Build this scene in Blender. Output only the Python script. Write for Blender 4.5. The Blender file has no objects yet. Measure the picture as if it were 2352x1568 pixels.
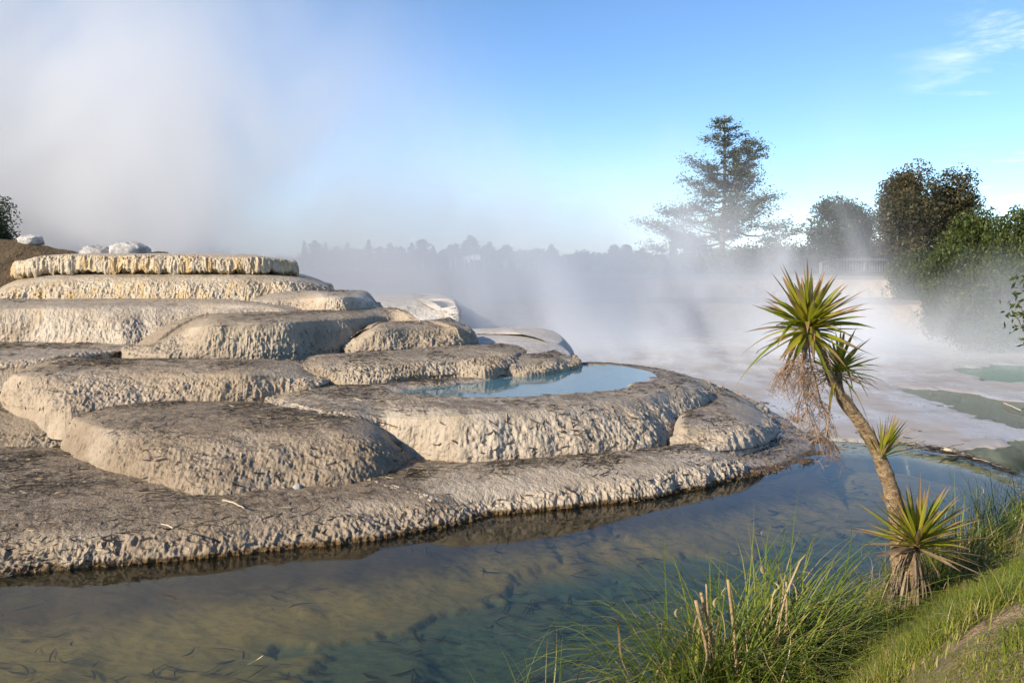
import bpy, math, random
import numpy as np
from mathutils import Vector, Matrix
random.seed(7); RNG = np.random.default_rng(11)
S = bpy.context.scene
COL = S.collection
R = math.radians
PI = math.pi
# ------------------------------------------------------------------ camera
CAM_Z, F, HOR = 2.7, 2037.0, 609.0          # focal length / horizon measured on a 2352 px wide view of the photo
TH = math.atan((784 - HOR) / F)
cd = bpy.data.cameras.new('camera'); cam = bpy.data.objects.new('camera', cd); COL.objects.link(cam)
cam.location = (0, 0, CAM_Z); cam.rotation_euler = (PI/2 - TH, 0, 0)
cd.sensor_width = 36; cd.lens = 36 * F / 2352; cd.clip_start = .05; cd.clip_end = 3000
S.camera = cam

def ray(px, py):
    a = (px - 1176) / F; v = -(py - 784) / F
    return np.array([a, math.cos(TH) + v*math.sin(TH), -math.sin(TH) + v*math.cos(TH)])
def U(px, py, z):                            # where the sight line meets the level z
    d = ray(px, py); t = (z - CAM_Z) / d[2]
    return np.array([0, 0, CAM_Z]) + d*t
def D(px, py, d):                            # point on the sight line at distance d
    r = ray(px, py); return np.array([0, 0, CAM_Z]) + r * d / r[1]

# ------------------------------------------------------------------ noise
def _hash(ix, iy, iz, seed):
    h = (ix.astype(np.int64)*374761393 + iy.astype(np.int64)*668265263 + iz.astype(np.int64)*2147483647 + seed*974634777) & 0xFFFFFFFF
    h = ((h ^ (h >> 13)) * 1274126177) & 0xFFFFFFFF
    h = ((h ^ (h >> 16)) * 2246822519) & 0xFFFFFFFF
    return ((h ^ (h >> 15)) & 0xFFFFFF) / float(0xFFFFFF)
def vnoise(P, seed=0):                       # value noise in -1..1
    P = np.asarray(P, float); i = np.floor(P); f = P - i; i = i.astype(np.int64)
    f = f*f*f*(f*(f*6-15)+10); r = 0
    for dx in (0, 1):
        wx = f[..., 0] if dx else 1-f[..., 0]
        for dy in (0, 1):
            wy = f[..., 1] if dy else 1-f[..., 1]
            for dz in (0, 1):
                wz = f[..., 2] if dz else 1-f[..., 2]
                r = r + wx*wy*wz*_hash(i[..., 0]+dx, i[..., 1]+dy, i[..., 2]+dz, seed)
    return r*2-1
def fbm(P, o=4, seed=0, g=.5):
    P = np.asarray(P, float); a, s, t = 1., 0, 0
    for k in range(o):
        s = s + a*vnoise(P*2.03**k + 17.3*k, seed+k); t += a; a *= g
    return s/t
def sstep(a, b, x):
    t = np.clip((x-a)/(b-a), 0, 1); return t*t*(3-2*t)
def p3(x, y, z=None):
    return np.stack([x, y, np.zeros_like(x) if z is None else z], -1)

# ------------------------------------------------------------------ objects
def tag(o, label=None, cat=None, group=None, kind=None):
    if label: o['label'] = label
    if cat: o['category'] = cat
    if group: o['group'] = group
    if kind: o['kind'] = kind
    return o
def thing(name, loc, label, cat, group=None, kind=None):
    o = bpy.data.objects.new(name, None); COL.objects.link(o); o.location = tuple(loc); o.empty_display_size = .1
    return tag(o, label, cat, group, kind)
class MB:                                    # collects faces for ONE mesh object
    def __init__(s): s.V, s.F3, s.F4, s.A, s.n = [], [], [], [], 0
    def add(s, V, F, A=None):
        V = np.asarray(V, float).reshape(-1, 3); Fa = np.asarray(F, int)
        if len(Fa): (s.F3 if Fa.shape[1] == 3 else s.F4).append(Fa + s.n)
        s.V.append(V); s.n += len(V)
        if A is None: A = np.zeros((len(V), 3))
        s.A.append(np.asarray(A, float).reshape(-1, 3)); return s
    def build(s, name, mat, parent=None, origin=None, smooth=True):
        V = np.concatenate(s.V); A = np.concatenate(s.A)
        o0 = np.array(parent_world(parent)) if parent is not None else (np.zeros(3) if origin is None else np.array(origin, float))
        V = V - o0
        me = bpy.data.meshes.new(name)
        f3 = np.concatenate(s.F3) if s.F3 else np.zeros((0, 3), int); f4 = np.concatenate(s.F4) if s.F4 else np.zeros((0, 4), int)
        me.vertices.add(len(V)); me.vertices.foreach_set('co', V.astype(np.float32).ravel())
        loops = np.concatenate([f3.ravel(), f4.ravel()]).astype(np.int32)
        tot = np.concatenate([np.full(len(f3), 3), np.full(len(f4), 4)]).astype(np.int32)
        st = np.concatenate([[0], np.cumsum(tot)[:-1]]).astype(np.int32) if len(tot) else tot
        me.loops.add(len(loops)); me.loops.foreach_set('vertex_index', loops)
        me.polygons.add(len(tot)); me.polygons.foreach_set('loop_start', st)
        try: me.polygons.foreach_set('loop_total', tot)
        except Exception: pass
        me.polygons.foreach_set('use_smooth', np.full(len(tot), smooth))
        at = me.attributes.new('dat', 'FLOAT_VECTOR', 'POINT'); at.data.foreach_set('vector', A.astype(np.float32).ravel())
        me.update(calc_edges=True); me.validate()
        if mat: me.materials.append(mat)
        o = bpy.data.objects.new(name, me); COL.objects.link(o)
        if parent is not None: o.parent = parent
        else: o.location = tuple(o0)
        return o
def parent_world(p):
    v = Vector((0, 0, 0))
    while p is not None: v += p.location; p = p.parent
    return v
def grid_faces(n, m, wrap=False):
    i = np.arange(n if wrap else n-1); j = np.arange(m-1)
    I, J = np.meshgrid(i, j, indexing='ij'); I2 = (I+1) % n
    return np.stack([I*m+J, I2*m+J, I2*m+J+1, I*m+J+1], -1).reshape(-1, 4)
def norm(v):
    return v / np.maximum(np.linalg.norm(v, axis=-1, keepdims=True), 1e-9)
def catmull(P, n):
    P = np.asarray(P, float); Q = np.vstack([2*P[0]-P[1], P, 2*P[-1]-P[-2]])
    seg = np.linalg.norm(np.diff(P[:, :3], axis=0), axis=1); s = np.concatenate([[0], np.cumsum(seg**.8)])
    x = np.linspace(0, s[-1], n); k = np.clip(np.searchsorted(s, x, 'right')-1, 0, len(P)-2)
    t = ((x-s[k])/np.maximum(s[k+1]-s[k], 1e-9))[:, None]
    a, b, c, d = Q[k], Q[k+1], Q[k+2], Q[k+3]
    return .5*(2*b + (c-a)*t + (2*a-5*b+4*c-d)*t*t + (3*b-a-3*c+d)*t**3)
def tube(mb, path, rad, ns=6, A=(0, 0, 0), cap=True, rough=0, seed=0):
    P = np.asarray(path, float); n = len(P); rad = np.broadcast_to(np.asarray(rad, float), (n,))
    T = norm(np.gradient(P, axis=0)); ref = np.array([0, 0, 1.]) if abs(T[0][2]) < .9 else np.array([1., 0, 0])
    Nn = norm(np.cross(T, ref)); Bn = np.cross(T, Nn)
    a = np.arange(ns)*2*PI/ns
    ring = P[:, None] + (np.cos(a)[None, :, None]*Nn[:, None] + np.sin(a)[None, :, None]*Bn[:, None])*rad[:, None, None]
    if rough: ring = ring + (ring-P[:, None])*rough*fbm(ring*9, 3, seed)[..., None]
    V = ring.reshape(-1, 3); F_ = []
    i, j = np.meshgrid(np.arange(n-1), np.arange(ns), indexing='ij'); j2 = (j+1) % ns
    F4 = np.stack([i*ns+j, i*ns+j2, (i+1)*ns+j2, (i+1)*ns+j], -1).reshape(-1, 4)
    Aa = np.tile(np.array(A, float), (len(V), 1)); Aa[:, 0] = np.repeat(np.linspace(0, 1, n), ns)
    if cap:
        V = np.vstack([V, P[0], P[-1]]); Aa = np.vstack([Aa, Aa[0], Aa[-2]]); k = n*ns
        mb.add(V, F4, Aa); base = mb.n - len(V)
        jj = np.arange(ns); j2 = (jj+1) % ns
        mb.F3.append(np.vstack([np.stack([np.full(ns, k), j2, jj], -1), np.stack([np.full(ns, k+1), (n-1)*ns+jj, (n-1)*ns+j2], -1)]) + base)
    else: mb.add(V, F4, Aa)
def ribbons(mb, C, side, W, rnd, kind=0., fold=0., up=None):
    """C (N,K,3) centre lines, side (N,K,3), W (N,K) widths; fold lifts the edges like a gutter."""
    N, K = C.shape[:2]; t = np.broadcast_to(np.linspace(0, 1, K)[None], (N, K))
    r = np.broadcast_to(rnd[:, None], (N, K)); kd = np.broadcast_to(np.asarray(kind, float).reshape(-1, 1), (N, K))
    att = np.stack([t, r, kd], -1)
    if fold and up is not None:
        V = np.stack([C - side*W[..., None]/2 + up*W[..., None]*fold, C, C + side*W[..., None]/2 + up*W[..., None]*fold], 2); m = 3
    else:
        V = np.stack([C - side*W[..., None]/2, C + side*W[..., None]/2], 2); m = 2
    A = np.repeat(att[:, :, None], m, 2)
    n, k, q = np.meshgrid(np.arange(N), np.arange(K-1), np.arange(m-1), indexing='ij')
    b = n*K*m + k*m + q
    mb.add(V.reshape(-1, 3), np.stack([b, b+1, b+m+1, b+m], -1).reshape(-1, 4), A.reshape(-1, 3))
def blades(mb, base, az, el, L, W, bend, rnd, K=7, kind=0., fold=0., curl=None, taper=1.2, wob=0.):
    """arching blades: start at elevation el and lose 'bend' radians of it along the length."""
    N = len(base); u = np.linspace(0, 1, K)
    ang = el[:, None] - bend[:, None]*u[None]**1.4
    azz = az[:, None] + (curl[:, None]*u[None]**1.5 if curl is not None else 0) + np.zeros((1, K))
    st = np.stack([np.cos(ang)*np.cos(azz), np.cos(ang)*np.sin(azz), np.sin(ang)], -1)
    mid = (st[:, 1:] + st[:, :-1])/2 * (L/(K-1))[:, None, None]
    C = np.concatenate([base[:, None], base[:, None] + np.cumsum(mid, 1)], 1)
    if wob: C = C + wob*fbm(C*6, 2, 3)[..., None]*np.array([1, 1, .4])*u[None, :, None]
    side = np.stack([-np.sin(azz), np.cos(azz), np.zeros_like(azz)], -1)
    up = np.cross(st, side); up = -up*np.sign(up[..., 2:3]+1e-6)*-1
    w = W[:, None]*(np.minimum(1, .55+u*2.2)*(1-u**taper))[None] + .0008
    ribbons(mb, C, norm(side), w, rnd, kind, fold, up)
    return C
def leaf_cloud(mb, C, size, rnd, flat=0., asp=2.2, dirs=None):
    """one small pointed quad per centre"""
    N = len(C); d = norm(RNG.normal(size=(N, 3)) + (0 if dirs is None else dirs)); e = RNG.normal(size=(N, 3))
    if flat: d[:, 2] *= 1-flat; e[:, 2] *= 1-flat; d = norm(d)
    s = norm(np.cross(d, np.cross(e, d) + 1e-6)); s = norm(e - d*(e*d).sum(-1, keepdims=True))
    L = size[:, None]; w = L/asp
    V = np.stack([C - d*L*.5, C + s*w*.5, C + d*L*.5, C - s*w*.5], 1)
    A = np.zeros((N, 4, 3)); A[..., 1] = rnd[:, None]; A[:, 2, 0] = 1; A[:, 1, 0] = A[:, 3, 0] = .5
    mb.add(V.reshape(-1, 3), np.arange(N*4).reshape(N, 4), A.reshape(-1, 3))

# ------------------------------------------------------------------ materials
class NT:
    def __init__(s, name):
        s.m = bpy.data.materials.new(name); s.m.use_nodes = True; s.t = s.m.node_tree; s.t.nodes.clear()
        s.out = s.n('ShaderNodeOutputMaterial')
    def n(s, typ, **k):
        nd = s.t.nodes.new(typ)
        for a, v in k.items():
            if a == 'i':
                for kk, vv in v.items(): s.set(nd.inputs[kk], vv)
            else: setattr(nd, a, v)
        return nd
    def set(s, sock, v):
        if isinstance(v, bpy.types.NodeSocket): s.t.links.new(v, sock)
        elif isinstance(v, bpy.types.Node): s.t.links.new(v.outputs[0], sock)
        elif isinstance(v, tuple) and len(v) == 3 and sock.type == 'RGBA': sock.default_value = (*v, 1)
        else: sock.default_value = v
    def attr(s): return s.n('ShaderNodeSeparateXYZ', i={0: s.n('ShaderNodeAttribute', attribute_name='dat').outputs['Vector']})
    def pos(s): return s.n('ShaderNodeNewGeometry').outputs['Position']
    def map(s, v, sc): return s.n('ShaderNodeVectorMath', operation='MULTIPLY', i={0: v, 1: sc}).outputs[0]
    def noise(s, v, sc, det=4, rough=.55, dist=0.): return s.n('ShaderNodeTexNoise', i={'Vector': v, 'Scale': sc, 'Detail': det, 'Roughness': rough, 'Distortion': dist}).outputs[0]
    def rng(s, v, a, b, c=0., d=1., smooth=True): return s.n('ShaderNodeMapRange', interpolation_type='SMOOTHSTEP' if smooth else 'LINEAR', i={0: v, 1: a, 2: b, 3: c, 4: d}).outputs[0]
    def mth(s, op, a, b=0., c=0.):
        nd = s.n('ShaderNodeMath', operation=op); s.set(nd.inputs[0], a); s.set(nd.inputs[1], b); s.set(nd.inputs[2], c); return nd.outputs[0]
    def mix(s, f, a, b, typ='MIX'):
        nd = s.n('ShaderNodeMix', data_type='RGBA', blend_type=typ); s.set(nd.inputs[0], f); s.set(nd.inputs[6], a); s.set(nd.inputs[7], b); return nd.outputs[2]
    def ramp(s, f, stops):
        nd = s.n('ShaderNodeValToRGB', i={0: f}); e = nd.color_ramp.elements
        while len(e) < len(stops): e.new(.5)
        for el, (p, c) in zip(e, stops): el.position = p; el.color = (*c, 1)
        return nd.outputs[0]
    def bump(s, h, st=.5, d=.02, nrm=None):
        nd = s.n('ShaderNodeBump', i={'Height': h, 'Strength': st, 'Distance': d})
        if nrm: s.set(nd.inputs['Normal'], nrm)
        return nd.outputs[0]
    def bsdf(s, **k): return s.n('ShaderNodeBsdfPrincipled', i={kk.replace('_', ' '): v for kk, v in k.items()})
    def done(s, sh, vol=False):
        s.t.links.new(sh.outputs[0] if isinstance(sh, bpy.types.Node) else sh, s.out.inputs['Volume' if vol else 'Surface']); return s.m

def leafmat(name, stops, trans=.35, rough=.5, tip=None, tipa=.6, dead=None, spec=.3):
    m = NT(name); a = m.attr(); c = m.ramp(a.outputs[1], stops)
    if tip: c = m.mix(m.rng(m.mth('ADD', a.outputs[0], m.mth('MULTIPLY', a.outputs[1], .35)), tipa, tipa+.3), c, tip)
    if dead: c = m.mix(m.rng(a.outputs[2], .4, .6), c, m.ramp(m.noise(m.pos(), 14.), dead))
    p = m.bsdf(Base_Color=c, Roughness=rough); p.inputs['Specular IOR Level'].default_value = spec
    t = m.n('ShaderNodeBsdfTranslucent', i={'Color': c})
    return m.done(m.n('ShaderNodeMixShader', i={0: trans, 1: p.outputs[0], 2: t.outputs[0]}))

def sinter_mat(name, dry=(.31, .24, .16), pale=(.425, .345, .25), litter=1., yellow=0., wet=.2, brown=.5, bmp=1.):
    m = NT(name); P = m.pos(); a = m.attr()
    nz = m.n('ShaderNodeSeparateXYZ', i={0: m.n('ShaderNodeNewGeometry').outputs['Normal']}).outputs[2]
    n1 = m.noise(P, 1.1, 5, .6); n2 = m.noise(P, 7., 5, .65); n3 = m.noise(P, 34., 4, .6)
    drip = m.noise(m.map(P, (1, 1, .12)), 11., 5, .6, .3)
    c = m.mix(m.rng(n1, .35, .68), dry, pale)
    c = m.mix(m.rng(n2, .45, .8, 0., .55), c, tuple(x*.62 for x in dry))
    c = m.mix(m.rng(drip, .52, .72, 0., .5*brown), c, (.30, .22, .13))
    c = m.mix(m.rng(n3, .62, .82, 0., .5), c, (.52, .46, .37))
    face = m.rng(nz, .85, .45)
    if yellow:
        ys = m.rng(m.noise(m.map(P, (1, 1, .1)), 5., 4, .6, .4), .46, .62)
        c = m.mix(m.mth('MULTIPLY', m.mth('MULTIPLY', ys, yellow), face), c, (.47, .31, .12))
        c = m.mix(m.mth('MULTIPLY', m.rng(m.noise(m.map(P, (1, 1, .08)), 16., 3), .55, .66), .7*yellow), c, (.50, .38, .19))
    # tide mark of brown algae just over the water line
    zz = m.n('ShaderNodeSeparateXYZ', i={0: P}).outputs[2]
    c = m.mix(m.rng(m.mth('ADD', zz, m.mth('MULTIPLY', n2, -.05)), .035, .0), c, (.10, .058, .018))
    rust = m.mth('MULTIPLY', m.rng(n1, .60, .7), m.mth('MULTIPLY', m.rng(drip, .45, .6), face))
    c = m.mix(m.mth('MULTIPLY', rust, .5*brown), c, (.24, .13, .04))
    # dirt and rotted leaf film lying on the level tops
    film = m.mth('MULTIPLY', m.rng(nz, .95, .999), m.rng(m.mth('ADD', n2, m.mth('MULTIPLY', n1, .9)), .78, 1.08, .12, 1.))
    c = m.mix(m.mth('MULTIPLY', film, .8*litter), c, (.105, .074, .042))
    grit = m.mth('MULTIPLY', m.rng(nz, .8, .98), m.rng(m.noise(m.map(P, (1, 2.6, 1)), 26., 4, .7), .54, .68))
    c = m.mix(m.mth('MULTIPLY', grit, .75*litter), c, (.05, .042, .03))
    rg = m.rng(m.noise(m.map(P, (1, 1, .4)), 3., 3), .42, .66, .25+.45*(1-wet), .8)
    h = m.mth('ADD', m.mth('MULTIPLY', n2, .9), m.mth('ADD', m.mth('MULTIPLY', n3, .35), m.mth('ADD', m.mth('MULTIPLY', drip, .9), m.mth('MULTIPLY', m.noise(m.map(P, (1, 1, .1)), 30., 3, .6, .2), .45))))
    h2 = m.noise(P, 90., 3, .6)
    b = m.bump(h2, .35*bmp, .006, m.bump(h, .8*bmp, .045))
    p = m.bsdf(Base_Color=c, Roughness=rg, Normal=b); p.inputs['Specular IOR Level'].default_value = .35+.3*wet
    return m.done(p)

def simple_mat(name, stops, sc=8., rough=.8, bmp=.4, dist=.02, stretch=(1, 1, 1), det=5, spec=.3):
    m = NT(name); P = m.map(m.pos(), stretch); n = m.noise(P, sc, det, .6)
    n2 = m.noise(P, sc*4.3, 4, .6)
    c = m.ramp(m.mth('ADD', m.mth('MULTIPLY', n, .7), m.mth('MULTIPLY', n2, .3)), stops)
    p = m.bsdf(Base_Color=c, Roughness=rough, Normal=m.bump(m.mth('ADD', n, m.mth('MULTIPLY', n2, .5)), bmp, dist)); p.inputs['Specular IOR Level'].default_value = spec
    return m.done(p)

M = {}
M['sinter'] = sinter_mat('sinter')
M['sinter_cream'] = sinter_mat('sinter_cream', dry=(.345, .28, .198), pale=(.465, .395, .30), litter=1., wet=.35, brown=.35, bmp=.9)
M['sinter_brown'] = sinter_mat('sinter_brown', dry=(.245, .187, .122), pale=(.35, .285, .205), litter=1., wet=.15, brown=.7)
M['sinter_grey'] = sinter_mat('sinter_grey', dry=(.295, .23, .155), pale=(.41, .34, .245), litter=.8, wet=.3, brown=.6, bmp=1.1)
M['sinter_top'] = sinter_mat('sinter_wet', dry=(.38, .30, .20), pale=(.50, .43, .32), litter=.25, yellow=.95, wet=1., brown=.5)
M['sinter_mid'] = sinter_mat('sinter_damp', dry=(.35, .28, .20), pale=(.46, .395, .305), litter=.6, yellow=.25, wet=.8)
M['sinter_pale'] = sinter_mat('sinter_pale', dry=(.46, .42, .37), pale=(.58, .55, .50), litter=.12, wet=.3, brown=.3)
M['sinter_wetdark'] = sinter_mat('sinter_algae', dry=(.24, .19, .13), pale=(.34, .28, .21), litter=1., wet=1., brown=1.1)
M['leaf_dark'] = leafmat('dead_leaf', [(0, (.028, .024, .018)), (.55, (.06, .05, .036)), (.80, (.11, .08, .045)), (.90, (.36, .29, .18))], trans=.05, rough=.45)
M['sunken'] = leafmat('sunken_leaf', [(0, (.035, .034, .024)), (1, (.085, .072, .04))], trans=0., rough=.8)
M['soil'] = simple_mat('soil', [(.3, (.075, .05, .03)), (.5, (.13, .09, .05)), (.7, (.22, .165, .10))], 5., .9, .8, .05)
M['hillsoil'] = simple_mat('hill_soil', [(.35, (.05, .036, .018)), (.55, (.11, .075, .04)), (.7, (.16, .115, .065))], 3., .9, .9, .12)
M['rock'] = simple_mat('pale_rock', [(.35, (.16, .16, .155)), (.5, (.36, .35, .33)), (.65, (.58, .56, .52))], 3.2, .8, .8, .06)
M['bark'] = simple_mat('cabbage_bark', [(.36, (.10, .065, .032)), (.5, (.29, .20, .11)), (.64, (.48, .36, .215))], 22., .9, 1., .03, (1, 1, 1.8), 7)
M['treebark'] = simple_mat('tree_bark', [(.3, (.09, .075, .06)), (.7, (.22, .19, .155))], 8., .9, .6, .03, (1, 1, .3))
M['palebark'] = simple_mat('pale_bark', [(.3, (.42, .38, .32)), (.7, (.62, .57, .5))], 2., .9, .2, .03)
M['wood'] = simple_mat('weathered_wood', [(.3, (.13, .127, .12)), (.7, (.22, .213, .20))], 6., .85, .4, .01, (1, 1, .2))
M['stick'] = simple_mat('bleached_stick', [(.3, (.34, .27, .18)), (.7, (.56, .48, .36))], 20., .8, .4, .01)
M['darkstick'] = simple_mat('dark_stick', [(.3, (.06, .042, .025)), (.7, (.16, .11, .065))], 20., .8, .4, .01)
M['blade'] = leafmat('cabbage_leaf', [(0, (.16, .20, .018)), (.5, (.30, .31, .025)), (.85, (.44, .39, .04)), (1, (.46, .35, .06))], trans=.42, rough=.4, tip=(.38, .24, .12), tipa=.74, dead=[(.3, (.24, .16, .09)), (.7, (.42, .31, .20))])
M['deadblade'] = leafmat('dead_cabbage_leaf', [(0, (.17, .115, .075)), (.5, (.29, .215, .145)), (1, (.44, .35, .25))], trans=.15, rough=.7)
M['panicle'] = leafmat('dead_flower', [(0, (.19, .11, .06)), (.6, (.33, .22, .14)), (1, (.46, .34, .23))], trans=.1, rough=.8)
M['sedge'] = leafmat('sedge_blade', [(0, (.065, .105, .012)), (.5, (.14, .195, .024)), (.85, (.24, .27, .04)), (1, (.36, .30, .09))], trans=.35, rough=.38, tip=(.22, .18, .07), tipa=.97)
M['straw'] = leafmat('straw_blade', [(0, (.28, .19, .09)), (.5, (.43, .31, .165)), (1, (.58, .45, .28))], trans=.25, rough=.6)
M['grass'] = leafmat('grass_blade', [(0, (.11, .16, .018)), (.45, (.20, .235, .026)), (.75, (.30, .28, .05)), (.9, (.42, .33, .13)), (1, (.52, .41, .23))], trans=.35, rough=.5)
M['leaf_conifer'] = leafmat('conifer_leaf', [(0, (.065, .085, .055)), (1, (.14, .155, .085))], trans=.25)
M['leaf_brown'] = leafmat('brown_crown_leaf', [(0, (.04, .042, .016)), (.6, (.075, .068, .024)), (1, (.13, .085, .035))], trans=.25)
M['leaf_darkgreen'] = leafmat('dark_green_leaf', [(0, (.018, .032, .015)), (1, (.05, .07, .028))], trans=.2)
M['leaf_shrub'] = leafmat('shrub_leaf', [(0, (.026, .043, .009)), (.6, (.058, .080, .013)), (1, (.11, .125, .022))], trans=.25)
M['leaf_olive'] = leafmat('olive_leaf', [(0, (.055, .07, .022)), (1, (.14, .14, .05))], trans=.25)
M['leaf_far'] = leafmat('far_leaf', [(0, (.04, .055, .03)), (1, (.085, .10, .05))], trans=.2)

# ------------------------------------------------------------------ terrace tiers
SURF = []                                    # sampled later for the litter
def loft(stations, zl, zb, C0, C1, ns=500, zc=None, amp=1., lump=.85, lipr=1.02, flute=1.5, skirt=.35, seed=0, overhang=False, bulge=.42, crown=.06, minrun=.14, drop=None, basin=None, top=26, face=54):
    L, B = [], []
    for st in stations:
        if isinstance(st[0], str): L.append(st[1]); B.append(st[2]); continue
        lx, ly, bx, by = st[:4]
        b = st[4] if len(st) > 4 and st[4] is not None else zb; l = st[5] if len(st) > 5 else zl
        pb = U(bx, by, b); pl = U(lx, ly, l)
        if pl[1] < pb[1]+.12: pl = D(lx, ly, pb[1]+.12)      # the lip stands over or behind its foot, never in front
        L.append(pl); B.append(pb)
    LB = catmull(np.hstack([np.array(L), np.array(B)]), ns); L, B = LB[:, :3].copy(), LB[:, 3:].copy(); cr = np.clip(.32*(L[:, 2]-B[:, 2]), .01, crown); cr = cr*(.2 if overhang else 1); L[:, 2] -= 0 if overhang else cr*.7
    s = np.linspace(0, 1, ns)[:, None]
    C0, C1 = np.array(C0, float), np.array(C1, float)
    K = C0 + (C1-C0)*s
    if zc is not None: K[:, 2] = zc
    out = L-K; out[:, 2] = 0; out = norm(out)
    # smooth the outward direction
    tan = norm(np.gradient(L, axis=0)*np.array([1, 1, 0])); nrm2 = np.stack([tan[:, 1], -tan[:, 0], np.zeros(ns)], -1)
    nrm2 *= np.sign((nrm2*out).sum(1, keepdims=True)+1e-9)
    run = ((B-L)*nrm2).sum(1)
    if not overhang: L -= nrm2*np.maximum(0, minrun-run)[:, None]
    rows, tt = [], []
    for u in np.linspace(0, 1, top)**.6:
        p = K + (L-K)*u; dl = np.linalg.norm((L-K)[:, :2], axis=1)*(1-u)
        p[:, 2] = K[:, 2] + (L[:, 2]-K[:, 2])*u**2 + cr*(np.exp(-dl/.28)*-1 + 1)*min(1, 3*u)
        rows.append(p); tt.append(-1+u)
    if overhang:
        H = (L[:, 2]-B[:, 2])[:, None]
        for u in np.linspace(0, 1, face+1)[1:]:
            if u < .75:
                f = u/.75*PI*.5
                p = L + nrm2*(.20*np.sin(f)**.7) - np.array([0, 0, 1.])*H*.80*(1-np.cos(f)**.8)
            else:
                g = (u-.75)/.25; e = L + nrm2*.20 - np.array([0, 0, 1.])*H*.80
                p = e + (B - nrm2*.5 - e)*np.array([g, g, g**1.6])
            rows.append(p); tt.append(u)
    else:
        for f in np.linspace(0, PI/2, face+1)[1:]:
            h = math.sin(f)**lipr; v = 1-((1-bulge)*h + bulge*(1-math.cos(f)**lipr))
            p = L + (B-L)*h; p[:, 2] = B[:, 2] + (L[:, 2]-B[:, 2])*v
            rows.append(p); tt.append(f/(PI/2))
        for q in np.linspace(0, 1, 7)[1:]:
            p = B + nrm2*.10*q - np.array([0, 0, 1.])*skirt*q; rows.append(p); tt.append(1+q)
    G = np.stack(rows, 1); tt = np.array(tt)
    du = np.gradient(G, axis=0); dv = np.gradient(G, axis=1); N = norm(np.cross(du, dv))
    sg = np.sign(N[:, :top, 2].mean()); N *= sg
    onface = sstep(-.12, .25, tt)[None]; low = sstep(.25, .95, tt)[None]*(tt <= 1.2)[None]
    mid = sstep(0.05, .35, tt)[None]*sstep(1.15, .6, tt)[None]
    d = (.065*fbm(G*np.array([1.3, 1.3, .6]), 2, seed+1) + .03*vnoise(G*np.array([3.4, 3.4, 1.2]), seed+2))*onface
    d = d + .015*fbm(G*np.array([6, 6, 4.]), 3, seed+5)*onface*lump
    fl = 1-np.abs(vnoise(G*np.array([10, 10, 1.4])+fbm(G*3, 2, 9)[..., None]*.6, seed+9)); fl2 = 1-np.abs(vnoise(G*np.array([24, 24, 2.0])+5, seed+12))
    d = d + flute*(.020*(fl-.6) + .018*(fl2-.6))*mid
    lm = 1-np.abs(vnoise(G*np.array([8, 8, 7.]), seed+20)); lm2 = 1-np.abs(vnoise(G*17., seed+23))
    d = d + lump*(.017*(lm**2-.4) + .016*(lm2**2-.4))*low
    d = d + .012*fbm(G*30, 2, seed+30)*(.35+.65*onface)
    d = d + .012*fbm(G*np.array([2.5, 2.5, 1]), 3, seed+40)*(1-onface)
    G = G + N*(d*amp)[..., None]
    if drop is not None:
        dr = np.abs(vnoise(np.stack([G[..., 0]*5.5, G[..., 1]*5.5, G[..., 0]*0], -1), 77)) + .6*np.abs(vnoise(np.stack([G[..., 0]*17, G[..., 1]*17, G[..., 0]*0], -1), 78))
        w = np.exp(-((tt-.75)/.16)**2)[None]
        G[..., 2] -= drop*(dr-.35)*w
    if basin is not None:
        G[..., 2] -= basin(G[..., 0], G[..., 1])*(tt < .05)[None]
    du = np.gradient(G, axis=0); dv = np.gradient(G, axis=1); N = np.cross(du, dv)*sg
    area = np.linalg.norm(N, axis=-1)
    return dict(G=G, N=norm(N), tt=tt, area=area, sg=sg)
def put(g, name, mat, parent, key=None):
    n, m = g['G'].shape[:2]; mb = MB(); A = np.zeros((n, m, 3)); A[..., 0] = np.clip(g['tt'], -1, 2)[None]
    Fc = grid_faces(n, m)
    if g['sg'] < 0: Fc = Fc[:, ::-1]
    mb.add(g['G'], Fc, A)
    o = mb.build(name, mat, parent); g['key'] = key; SURF.append(g); return o

POOL_PX = [(900, 906), (960, 912), (1050, 918), (1170, 917), (1300, 906), (1400, 896), (1460, 882), (1482, 868), (1468, 855), (1410, 843), (1345, 839), (1310, 846), (1200, 862), (1060, 882), (950, 893)]
pool_xy = catmull(np.array([U(x, y, .87) for x, y in POOL_PX+POOL_PX[:1]]), 61)[:-1, :2]
def poly_sd(x, y, poly):                     # signed distance, positive inside
    x = np.asarray(x, float); y = np.asarray(y, float); dm = np.full(x.shape, 1e9); ins = np.zeros(x.shape, bool); n = len(poly)
    for i in range(n):
        a, b = poly[i], poly[(i+1) % n]; e = b-a; wx, wy = x-a[0], y-a[1]
        t = np.clip((wx*e[0]+wy*e[1])/(e@e), 0, 1); dm = np.minimum(dm, (wx-e[0]*t)**2+(wy-e[1]*t)**2)
        c = (a[1] > y) != (b[1] > y); xi = (b[0]-a[0])*(y-a[1])/(b[1]-a[1]+1e-12)+a[0]; ins ^= c & (x < xi)
    return np.where(ins, 1, -1)*np.sqrt(dm)
def basin(x, y): return sstep(-.16, .22, poly_sd(x, y, pool_xy)+.13*fbm(p3(x*2.6, y*3.2), 4, 4))*.16

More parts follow.
